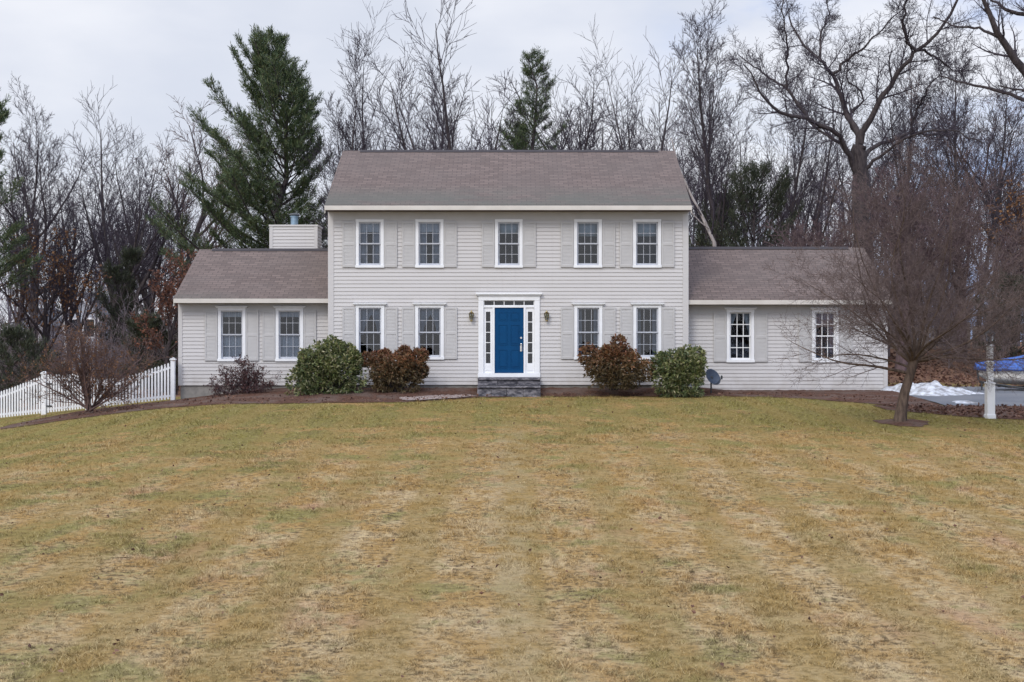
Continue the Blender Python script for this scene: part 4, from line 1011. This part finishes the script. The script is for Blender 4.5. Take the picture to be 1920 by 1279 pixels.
def leafy_tree(style, px, d, top_py, rot, label, m, per, size, name, seed, zs=1.0):
    tm, cm, h, out = STY[style]; o = place_tree(style, px, d, top_py, rot, label, None, zs, name)
    rn = np.random.default_rng(seed); tips = [p for l in (3, 4) for p, _ in out.get(l, [])]
    tips = [tips[i] for i in rn.permutation(len(tips))[:per]]
    P = np.array([p[rn.integers(0, len(p))] for p in tips]); P = np.repeat(P, 3, 0) + rn.normal(0, .12, (len(P) * 3, 3))
    D = rn.normal(0, 1, P.shape) + np.array([[0, 0, -.6]]); link('leaves', leaves_mesh('leaves', P, D, size, size * .3, m, rn), parent=o)
leafy_tree('wide2', 318, 50, 468, 1.0, 'rust-leaved young tree at the end of the left wing', M['rust'], 1700, .24, 'rusty_tree', 2)
leafy_tree('wide', 88, 58, 425, 2.0, 'thin brown-leaved tree over the left part of the fence', M['brownleaf'], 700, .24, 'rusty_tree', 3)
leafy_tree('wide2', 1318, 66, 440, 3.0, 'orange-leaved low tree between the birch and the right wing roof', M['brownleaf'], 1500, .28, 'rusty_tree', 4)
leafy_tree('wide', 1925, 56, 330, 4.0, 'tree with orange leaves at the right edge', M['brownleaf'], 600, .26, 'rusty_tree', 6)

# reddish twiggy tree behind the ornamental tree
STY['redt'] = tree_meshes(61, 3.0, .16, spec(n=[9, 10, 8, 6], ratio=[1.1, .5, .5, .5], t0=[.4, .15, .1, .1], ang=[(15, 50), (20, 50), (20, 50), (25, 60)], trop=[0, .05, .08, .06, .05], minr=.008), 'redt', M['redtwig'], M['redtwig'])
place_tree('redt', 1690, 50, 315, .3, 'reddish twiggy tree with a rounded top behind the ornamental tree', None, 1.0, 'red_tree')
place_tree('redt', 1800, 54, 400, 1.3, 'reddish twiggy tree behind the lamp post', None, 1.15, 'red_tree')
place_tree('redt', 1545, 52, 400, 2.3, 'reddish twiggy tree behind the right end of the low wing roof', None, 1.0, 'red_tree')

# ------------------------------------------------------------------ far woods and understory, each one mass
def mass(name, specs, kinds, label, cat, m, sides=3, seed=1):
    rn = np.random.default_rng(seed); VV, FF, base = [], [], 0
    src = []
    for k in kinds:
        me = k; V = np.empty(len(me.vertices) * 3, np.float32); me.vertices.foreach_get('co', V); V = V.reshape(-1, 3)
        Fi = np.empty(len(me.loops), np.int32); me.loops.foreach_get('vertex_index', Fi); src.append((V, Fi.reshape(-1, 4), float(np.percentile(V[:, 2], 99.5))))
    for (x, y, h) in specs:
        V, Fc, H = src[rn.integers(0, len(src))]; a = rn.uniform(0, 6.28); s = h / H; c, s_ = math.cos(a) * s, math.sin(a) * s
        W = np.stack([V[:, 0] * c - V[:, 1] * s_ + x, V[:, 0] * s_ + V[:, 1] * c + y, V[:, 2] * s + Tz(x, y)], -1)
        VV.append(W); FF.append(Fc + base); base += len(V)
    o = link(name, mesh_np(name, np.concatenate(VV), np.concatenate(FF), True), m); return tag(o, label, cat, None, 'stuff')
def combined(seed, L, r0, S):
    rg = random.Random(seed); out = {}
    grow(rg, (0, 0, -.2), (0, 0, 1), L, r0, 0, S, out); return tubes(sum(out.values(), []), 'far', M['twig'], 3)
fs = spec(n=[10, 6, 5], seg=[7, 5, 3, 2], ratio=[.45, .5, .5], t0=[.25, .2, .1], trop=[.02, .06, .06, .05], minr=.013)
far_kinds = [combined(s, 12, .15, fs) for s in (101, 102, 103)]
rn = np.random.default_rng(9); sp = []
for i in range(170):
    d = rn.uniform(82, 140); px = rn.uniform(-250, 2170)
    cen = 620 < px < 1300
    sp.append((wx(px, d), d, max(5, wz(rn.uniform(330, 480) if px < 620 else rn.uniform(225, 345) if cen else rn.uniform(260, 450), d) - Tz(wx(px, d), d))))
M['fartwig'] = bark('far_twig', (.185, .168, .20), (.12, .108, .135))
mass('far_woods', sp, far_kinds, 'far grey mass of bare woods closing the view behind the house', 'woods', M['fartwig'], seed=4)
us = spec(n=[9, 7, 6], seg=[3, 6, 4, 2], ratio=[2.4, .42, .45], t0=[.1, .15, .1], ang=[(5, 32), (15, 45), (20, 55)], shape=[0, .3, .2], trop=[0, .05, .06, .05], rr=[.6, .5, .5], minr=.010, end=[.8, .3, .3, .4])
und_kinds = [combined(s, 1.2, .06, us) for s in (201, 202, 203)]
sp = []
for i in range(210):
    d = rn.uniform(50, 84); px = rn.choice([rn.uniform(-150, 345), rn.uniform(1290, 2100), rn.uniform(1290, 2100), rn.uniform(-150, 345)])
    if 118 < px < 190 or 22 < px < 74: continue
    x = wx(px, d); sp.append((x, d, rn.uniform(2.4, 5.2)))
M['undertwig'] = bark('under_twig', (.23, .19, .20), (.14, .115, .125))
mass('understory_brush', sp, und_kinds, 'brown leafless brush filling the edge of the woods', 'brush', M['undertwig'], seed=5)

# ------------------------------------------------------------------ ornamental tree on the lawn
AD = 31.0; ax_, az_ = wx(1688, AD), Tz(wx(1688, AD), AD); ra_ = random.Random(12); ao = {}
def AP(px, py, dy): return (wx(px, AD) - ax_, dy, wz(py, AD) - az_)
tr0 = [AP(1686, 805, 0), AP(1690, 770, 0), AP(1697, 735, .02), AP(1707, 705, .04), AP(1712, 685, .05), AP(1716, 672, .05)]
AS = spec(n=[0, 15, 11, 9], seg=[6, 9, 6, 4, 3], ratio=[.5, .42, .46, .48], t0=[.3, .12, .06, .06], ang=[(30, 60), (25, 62), (25, 60), (25, 65)], shape=[.3, .35, .3, .2], wig=[.05, .05, .10, .14, .16], trop=[0, .03, .04, .035, .03], rr=[.5, .45, .5, .55], minr=.0036, end=[.4, .15, .25, .3, .4])
bigs = [(tr0, [.19, .135, .115, .108, .115, .10])]
lim = [((1703, 700), (1665, 688), .05, 3.1, (-.95, -.25, .28)), ((1712, 683), (0, 0), .05, 3.4, (-.72, -.1, .62)), ((1712, 683), 0, .05, 3.9, (-.42, .2, .95)), ((1714, 678), 0, .055, 4.2, (-.12, -.25, 1.0)),
       ((1716, 675), 0, .055, 4.2, (.15, .25, 1.0)), ((1716, 675), 0, .05, 4.0, (.45, -.2, .9)), ((1718, 675), 0, .05, 3.7, (.75, .1, .65)), ((1718, 678), 0, .045, 3.6, (.95, -.1, .36)), ((1718, 680), 0, .035, 3.2, (.98, .25, .14)), ((1718, 676), 0, .042, 3.6, (.88, -.35, .5)), ((1716, 676), 0, .045, 3.9, (.62, .3, .8)), ((1716, 676), 0, .042, 3.7, (.3, -.4, .95)), ((1712, 682), 0, .042, 3.5, (-.58, .3, .8)),
       ((1712, 680), 0, .045, 3.2, (-.3, -.85, .6)), ((1714, 678), 0, .045, 3.2, (.3, -.85, .62)), ((1712, 680), 0, .045, 3.2, (-.25, .9, .6)), ((1714, 680), 0, .045, 3.2, (.35, .9, .55)), ((1708, 690), 0, .035, 3.0, (-.85, .5, .35)), ((1712, 682), 0, .04, 3.4, (-.62, -.5, .75))]
for (pp, _, r0, Ln, dv) in lim:
    tmp = {}
    S2 = dict(AS)
    if dv[0] < -.5 and dv[2] < .7: S2['n'] = [0, 8, 8, 6]
    rgq = ra_
    k = 9; d = nrm(dv); Ln *= 1.08; p = AP(pp[0], pp[1], .05); pts = [p]
    for i in range(k):
        d = nrm((d[0] + rgq.gauss(0, .13), d[1] + rgq.gauss(0, .13), d[2] + rgq.gauss(0, .10) + (.02 if i > 2 else -.01))); p = tuple(p[c] + d[c] * Ln / k for c in range(3)); pts.append(p)
    rad = [r0 * .85 * (1 - i / k * .88) ** 1.2 for i in range(k + 1)]; bigs.append((pts, rad)); children(rgq, pts, rad, Ln, 1, S2, ao)
orn = empty('ornamental_tree', (ax_, AD, az_), 'small round-headed bare tree of dense twigs on the lawn by the right wing', 'tree')
link('trunk', tubes(bigs, 'trunk', M['orn'], 10), parent=orn)
link('crown', tubes(sum(ao.values(), []), 'crown', M['orntwig'], 3), parent=orn)
X, Y = [], []
rr2 = np.linspace(0, 1, 9)[:, None]; aa = np.linspace(0, 2 * np.pi, 49)[None]; k = 1 + .12 * np.sin(3 * aa) + .07 * np.sin(8 * aa)
X = ax_ + .08 + .62 * rr2 * k * np.cos(aa); Y = AD + .75 * rr2 * k * np.sin(aa); tag(link('tree_mulch', grid_mesh('tree_mulch', X, Y, T(X, Y) + .012 + .05 * (1 - rr2)), M['mulch']), kind='structure')

# ------------------------------------------------------------------ shrubs by the house
def shrub(px, d, py0, py1, hw_px, label, m, n, leaf, seed, name='rhododendron', dy=.72, lumps=9, group=None, extra=[]):
    """leafy shrub between photo rows py0 (top) and py1 (base)"""
    rn = np.random.default_rng(seed); x = wx(px, d); zb = wz(py1, d); H = wz(py0, d) - zb; W = hw_px * d / F
    C = []
    for i in range(lumps):
        a = i * 2.4 + rn.uniform(-.4, .4); r_ = rn.uniform(.25, .62); C.append((W * r_ * math.cos(a), dy * r_ * math.sin(a), H * rn.uniform(.30, .72), rn.uniform(.36, .52)))
    C.append((0, 0, H * .60, .46)); C.append((W * .3, -.2, H * .35, .5)); C.append((-W * .35, -.2, H * .35, .5))
    for _ in range(6): a = rn.uniform(0, 6.28); e = rn.uniform(.1, 1.2); C.append((W * .88 * math.cos(a) * math.cos(e), dy * .8 * math.sin(a) * math.cos(e), H * (.42 + .46 * math.sin(e)), rn.uniform(.14, .24)))
    C += extra
    C = np.array(C); idx = rn.integers(0, len(C), n); c = C[idx]; v = rn.normal(size=(n, 3)); v /= np.linalg.norm(v, axis=1, keepdims=True)
    rr = rn.uniform(.55, 1.05, (n, 1)) ** .6 * c[:, 3:4]; P = c[:, :3] + v * rr * np.array([[W, dy, H * .85]])
    P[:, 2] = np.where(P[:, 2] < .03, .03 + rn.uniform(0, .1, n), P[:, 2])
    k = 6; CP = np.repeat(P, k, 0); out_ = P - np.array([[0, 0, H * .3]]); out_ /= np.linalg.norm(out_, axis=1, keepdims=True)
    D = np.repeat(out_, k, 0) * .75 + rn.normal(0, .62, CP.shape) + np.array([[0, 0, .12]])
    o = empty(name, (x, d, zb), label, 'shrub', group)
    link('foliage', leaves_mesh('foliage', CP, D, leaf, leaf * .17, m, rn, .3, .12), parent=o)
    rg = random.Random(seed); st_ = []
    for i in range(26):
        a = rg.uniform(0, 6.28); e = rg.uniform(.35, 1.3); p = (rg.uniform(-.12, .12), rg.uniform(-.1, .1), -.05); tgt = C[i % len(C)]
        q = tuple(tgt[:3] + np.array([rg.gauss(0, .12), rg.gauss(0, .12), rg.gauss(0, .1)])); mid = tuple((p[c_] + q[c_]) / 2 + rg.gauss(0, .05) for c_ in range(3)); st_.append(([p, mid, q], [.022, .014, .006]))
    link('stems', tubes(st_, 'stems', M['bark'], 5), parent=o)
G = 'shrubs planted along the front of the house'
shrub(617, 38.55, 640, 750, 60, 'large green shrub at the left corner of the main house', M['rhodo'], 3000, .125, 1, group=G, extra=[(-.78, -.45, .42, .42), (-.62, -.3, .75, .34), (.75, -.1, 1.18, .22), (.1, 0, 1.5, .28)])
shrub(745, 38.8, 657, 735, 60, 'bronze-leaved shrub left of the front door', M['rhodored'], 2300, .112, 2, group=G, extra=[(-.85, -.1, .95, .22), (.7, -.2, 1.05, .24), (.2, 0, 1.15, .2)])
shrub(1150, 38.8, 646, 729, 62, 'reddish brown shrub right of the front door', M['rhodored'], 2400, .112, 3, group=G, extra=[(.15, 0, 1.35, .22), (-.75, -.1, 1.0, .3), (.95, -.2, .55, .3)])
shrub(1273, 38.7, 656, 742, 52, 'round green shrub at the right corner of the main house', M['rhodo'], 2400, .118, 4, group=G, extra=[(.35, -.3, .2, .4), (-.6, -.1, .95, .3), (.55, 0, 1.15, .26)])
# low dark red shrub
def twig_shrub(name, px, d, py_base, py_top, S, L, r, seed, label, m, leafm, nleaf, lsize, stems, spread, split=0):
    rg = random.Random(seed); rn = np.random.default_rng(seed); x = wx(px, d); z = wz(py_base, d); out = {}
    for i in range(stems):
        a = i * 6.283 / stems + rg.uniform(-.4, .4); e = R(rg.uniform(*spread)); dv = nrm((math.cos(a) * math.cos(e), math.sin(a) * math.cos(e) * .8, math.sin(e)))
        grow(rg, (rg.gauss(0, .05), rg.gauss(0, .05), -.05), dv, L * rg.uniform(.75, 1.15), r * rg.uniform(.7, 1.1), 0, S, out)
    zs = np.array([q[2] for l in out.values() for p, _ in l for q in p]); s = (wz(py_top, d) - z) / np.percentile(zs, 99.5)
    for l in out: out[l] = [([tuple(c * s for c in q) for q in p], rr) for p, rr in out[l]]
    o = empty(name, (x, d, z), label, 'shrub'); link('stems', tubes(sum((out.get(l, []) for l in (0, 1)), []), 'stems', m, 6), parent=o)
    link('twigs', tubes(sum((out[l] for l in out if l > 1), []), 'twigs', m, 3), parent=o)
    tips = [q for l in out if l >= max(out) - 1 for p, _ in out[l] for q in p[1:]]; P = np.array([tips[i] for i in rn.integers(0, len(tips), nleaf)]) + rn.normal(0, .02, (nleaf, 3))
    link('leaves', leaves_mesh('leaves', P, rn.normal(0, 1, P.shape), lsize, lsize * .3, leafm, rn), parent=o)
SS = spec(n=[6, 6, 5], seg=[6, 5, 4, 3], ratio=[.55, .5, .5], t0=[.15, .1, .1], ang=[(20, 55), (25, 60), (25, 60)], shape=[.3, .3, .2], trop=[.02, .03, .03, .02], wig=[.06, .1, .14, .15], rr=[.6, .6, .6], minr=.004, end=[.35, .4, .4, .5])
twig_shrub('red_shrub', 458, 39.2, 752, 672, SS, 1.2, .014, 21, 'low dark red shrub under the left wing windows', M['redtwig'], M['darkred'], 5200, .055, 16, (18, 85))
twig_shrub('bare_shrub', 168, 37.6, 768, 600, {**SS, 'n': [8, 8, 6], 'minr': .0038}, 2.5, .038, 31, 'wide leafless brown shrub in front of the picket fence', M['twigb'], M['brownleaf'], 3800, .06, 15, (26, 82))

# ------------------------------------------------------------------ plank fence and houses far behind
pf = empty('plank_fence', (wx(1770, 60), 60, Tz(wx(1770, 60), 60)), 'weathered plank fence in the woods behind the driveway', 'fence'); PL = Vector(pf.location)
M['plank'] = simple('weathered_plank', (.30, .25, .21), (.16, .13, .12), 3, .9)
rg = random.Random(8); mb = MB(); x = wx(1660, 60)
while x < wx(1900, 60):
    w_ = rg.uniform(.10, .16); b = Tz(x, 60); mb.box(x, x + w_, 59.98, 60.0, b + .02, b + rg.uniform(1.0, 1.25)); x += w_ + rg.choice((.02, .03, .09))
o_ = mb.build('plank_panel', M['plank']); o_.parent = pf; o_.location = -PL
mb = MB()
for x0_ in np.arange(wx(1660, 60), wx(1900, 60) - 1.2, 1.2):
    for k in (.3, .9):
        a, b = Tz(x0_, 60) + k, Tz(x0_ + 1.2, 60) + k; mb.prism([(x0_, a), (x0_ + 1.2, b), (x0_ + 1.2, b + .08), (x0_, a + .08)], 60.001, 60.04)
o_ = mb.build('rail', M['plank']); o_.parent = pf; o_.location = -PL
M['farwall'] = simple('far_house_wall', (.42, .45, .52), (.36, .39, .45), 1, .8); M['farroof'] = simple('far_house_roof', (.13, .13, .145), (.10, .10, .11), 1, .9); M['farwhite'] = simple('far_house_trim', (.78, .80, .84), None, 1, .7)
def far_house(px, d, py_peak, py_eave, half_px, label, body=6):
    x = wx(px, d); hw = half_px * d / F; zp, ze = wz(py_peak, d), wz(py_eave, d); zb = Tz(x, d)
    o = empty('distant_house', (x, d, zb), label, 'house', 'houses far behind the woods'); p_, e_ = zp - zb, ze - zb
    MB().prism([(-hw, -1), (hw, -1), (hw, e_), (0, p_ - .1), (-hw, e_)], 0, 8).build('wall', M['farwall'], o)
    mb = MB(); s = (p_ - e_) / hw
    for sg in (-1, 1): mb.prism([(0, p_), (sg * (hw + .4), e_ - .4 * s), (sg * (hw + .4), e_ - .4 * s + .18), (0, p_ + .18)], -.4, 8.4)
    mb.build('roof', M['farroof'], o)
    mb = MB()
    for sg in (-1, 1): mb.prism([(0, p_ - .28), (sg * (hw + .4), e_ - .4 * s - .28), (sg * (hw + .4), e_ - .4 * s - .02), (0, p_ - .02)], -.44, -.405)
    for sg in (-1, 1): mb.box(sg * hw - .18, sg * hw + .18, -.06, -.005, 0, e_ - .3)
    mb.build('trim', M['farwhite'], o)
    for xw in (-.45 * hw, .45 * hw):
        w_ = MB().box(xw - .55, xw + .55, -.08, -.004, e_ - 2.2, e_ - .5).build('window', M['farwhite'], o)
        MB().box(xw - .42, xw + .42, -.09, -.082, e_ - 2.05, e_ - .65).build('pane', M['inside'], w_)
far_house(153, 105, 553, 585, 32, 'grey gabled house with white trim glimpsed through the brush over the fence')
far_house(48, 115, 580, 606, 26, 'pale house corner glimpsed near the left edge of the picture')

# ------------------------------------------------------------------ grass, fallen leaves
rn = np.random.default_rng(2)
def lawn_ok(x, y):
    ok = np.where((x > -14.0) & (x < 11.9), y < mulch_front(x) + .03, y < 40.1)
    ok &= ~((x > 10.0) & (y > bed_front(np.clip(x, 10, 26))))
    ok &= ~((np.abs(x - 9.45) < .6) & (np.hypot((x - ax_ - .08) / .6, (y - AD) / .72) < .9))
    return ok
NB = 1300000
u = rn.uniform(0, 1, NB); dmin, dmax = 8.5, 40.0
yy = dmin * (dmax / dmin) ** (u ** .95); xx = rn.uniform(-.5, .5, NB) * (yy * .80 + 5.0)
ok = lawn_ok(xx, yy); xx, yy = xx[ok], yy[ok]; n = len(xx)
zz = T(xx, yy); sc = .7 + .030 * yy
hgt = rn.uniform(.012, .036, n) * (1 + .3 * np.sin(xx * 1.3 + 2 * np.sin(yy * .8))) * (1 + .35 * np.sin(xx * 9.1 + 2 * np.sin(yy * 5.3)) * np.sin(yy * 7.7 + 1.5 * np.sin(xx * 4.1))) * (.8 + .010 * yy); wid = rn.uniform(.0018, .0036, n) * sc
ang = rn.uniform(0, 2 * np.pi, n); lean = rn.uniform(.4, 2.4, n); lx_, ly_ = np.cos(ang), np.sin(ang)
wa = ang + np.pi / 2 + rn.normal(0, .5, n); wxv, wyv = np.cos(wa) * wid, np.sin(wa) * wid
def value_noise(x, y, cell, seed):
    g = np.random.default_rng(seed).uniform(0, 1, (2048, 2048)); a, b = x / cell, y / cell; i, j = np.floor(a).astype(int), np.floor(b).astype(int); f, h = a - i, b - j
    f = f * f * (3 - 2 * f); h = h * h * (3 - 2 * h); G_ = lambda p, q: g[p % 2048, q % 2048]
    return (G_(i, j) * (1 - f) + G_(i + 1, j) * f) * (1 - h) + (G_(i, j + 1) * (1 - f) + G_(i + 1, j + 1) * f) * h
vn = .6 * value_noise(xx, yy, .075, 3) + .4 * value_noise(xx, yy, .23, 4)
hgt = hgt * (.25 + 2.6 * vn ** 2); keep = (vn > .38) | (rn.uniform(0, 1, n) < .18)
xx, yy, zz, hgt, wid, ang, lean, lx_, ly_, wxv, wyv = (q[keep] for q in (xx, yy, zz, hgt, wid, ang, lean, lx_, ly_, wxv, wyv)); n = len(xx)
base = np.stack([xx, yy, zz - .004], -1); tip = base + np.stack([lx_ * lean * hgt, ly_ * lean * hgt, hgt], -1)
V = np.stack([base - np.stack([wxv, wyv, 0 * wid], -1), base + np.stack([wxv, wyv, 0 * wid], -1), tip], 1).reshape(-1, 3)
tag(link('grass', mesh_np('grass', V, np.arange(n * 3).reshape(n, 3), False), M['grass']), 'short dormant winter grass, straw and green patches, covering the front lawn', 'grass', None, 'stuff')

def litter(name, n, fx, label, size, seed, m=M['deadleaf'], lift=.03):
    r_ = np.random.default_rng(seed); x, y = fx(r_, n); z = T(x, y) + lift + r_.uniform(0, .02, len(x))
    P = np.stack([x, y, z], -1); a = r_.uniform(0, 6.28, len(x)); D = np.stack([np.cos(a), np.sin(a), r_.normal(.05, .35, len(x))], -1)
    tag(link(name, leaves_mesh(name, P, D, size, size * .33, m, r_, .5), m), label, 'leaves', None, 'stuff')
def on_bank(r, n):
    y = r.uniform(45, 58, n); x = r.uniform(11.5, 30, n) ; return x, y
litter('bank_leaves', 9000, on_bank, 'rusty fallen leaves covering the bank beyond the driveway', .16, 4, lift=.01)
def on_bed(r, n):
    x = r.uniform(10.3, 17, n); t_ = r.uniform(0, 1, n); return x, bed_front(x) * (1 - t_) + drive_front(x) * t_
litter('bed_leaves', 1500, on_bed, 'brown fallen leaves on the bed between lawn and driveway', .10, 5)
def on_mulch(r, n):
    x = r.uniform(-13.5, 11.5, n); t_ = r.uniform(0, .6, n); return x, mulch_front(x) * (1 - t_) + mulch_back(x) * t_
litter('mulch_leaves', 900, on_mulch, 'scattered brown leaves on the mulch bed along the house', .08, 6, lift=.06)
def on_lawn(r, n):
    y = 9 + 29 * r.uniform(0, 1, n) ** 1.3; x = r.uniform(-.5, .5, n) * (y * .8 + 3); k = lawn_ok(x, y); return x[k], y[k]
litter('lawn_leaves', 520, on_lawn, 'scattered small brown leaves lying on the lawn', .055, 7, M['deadleaf'], .03)
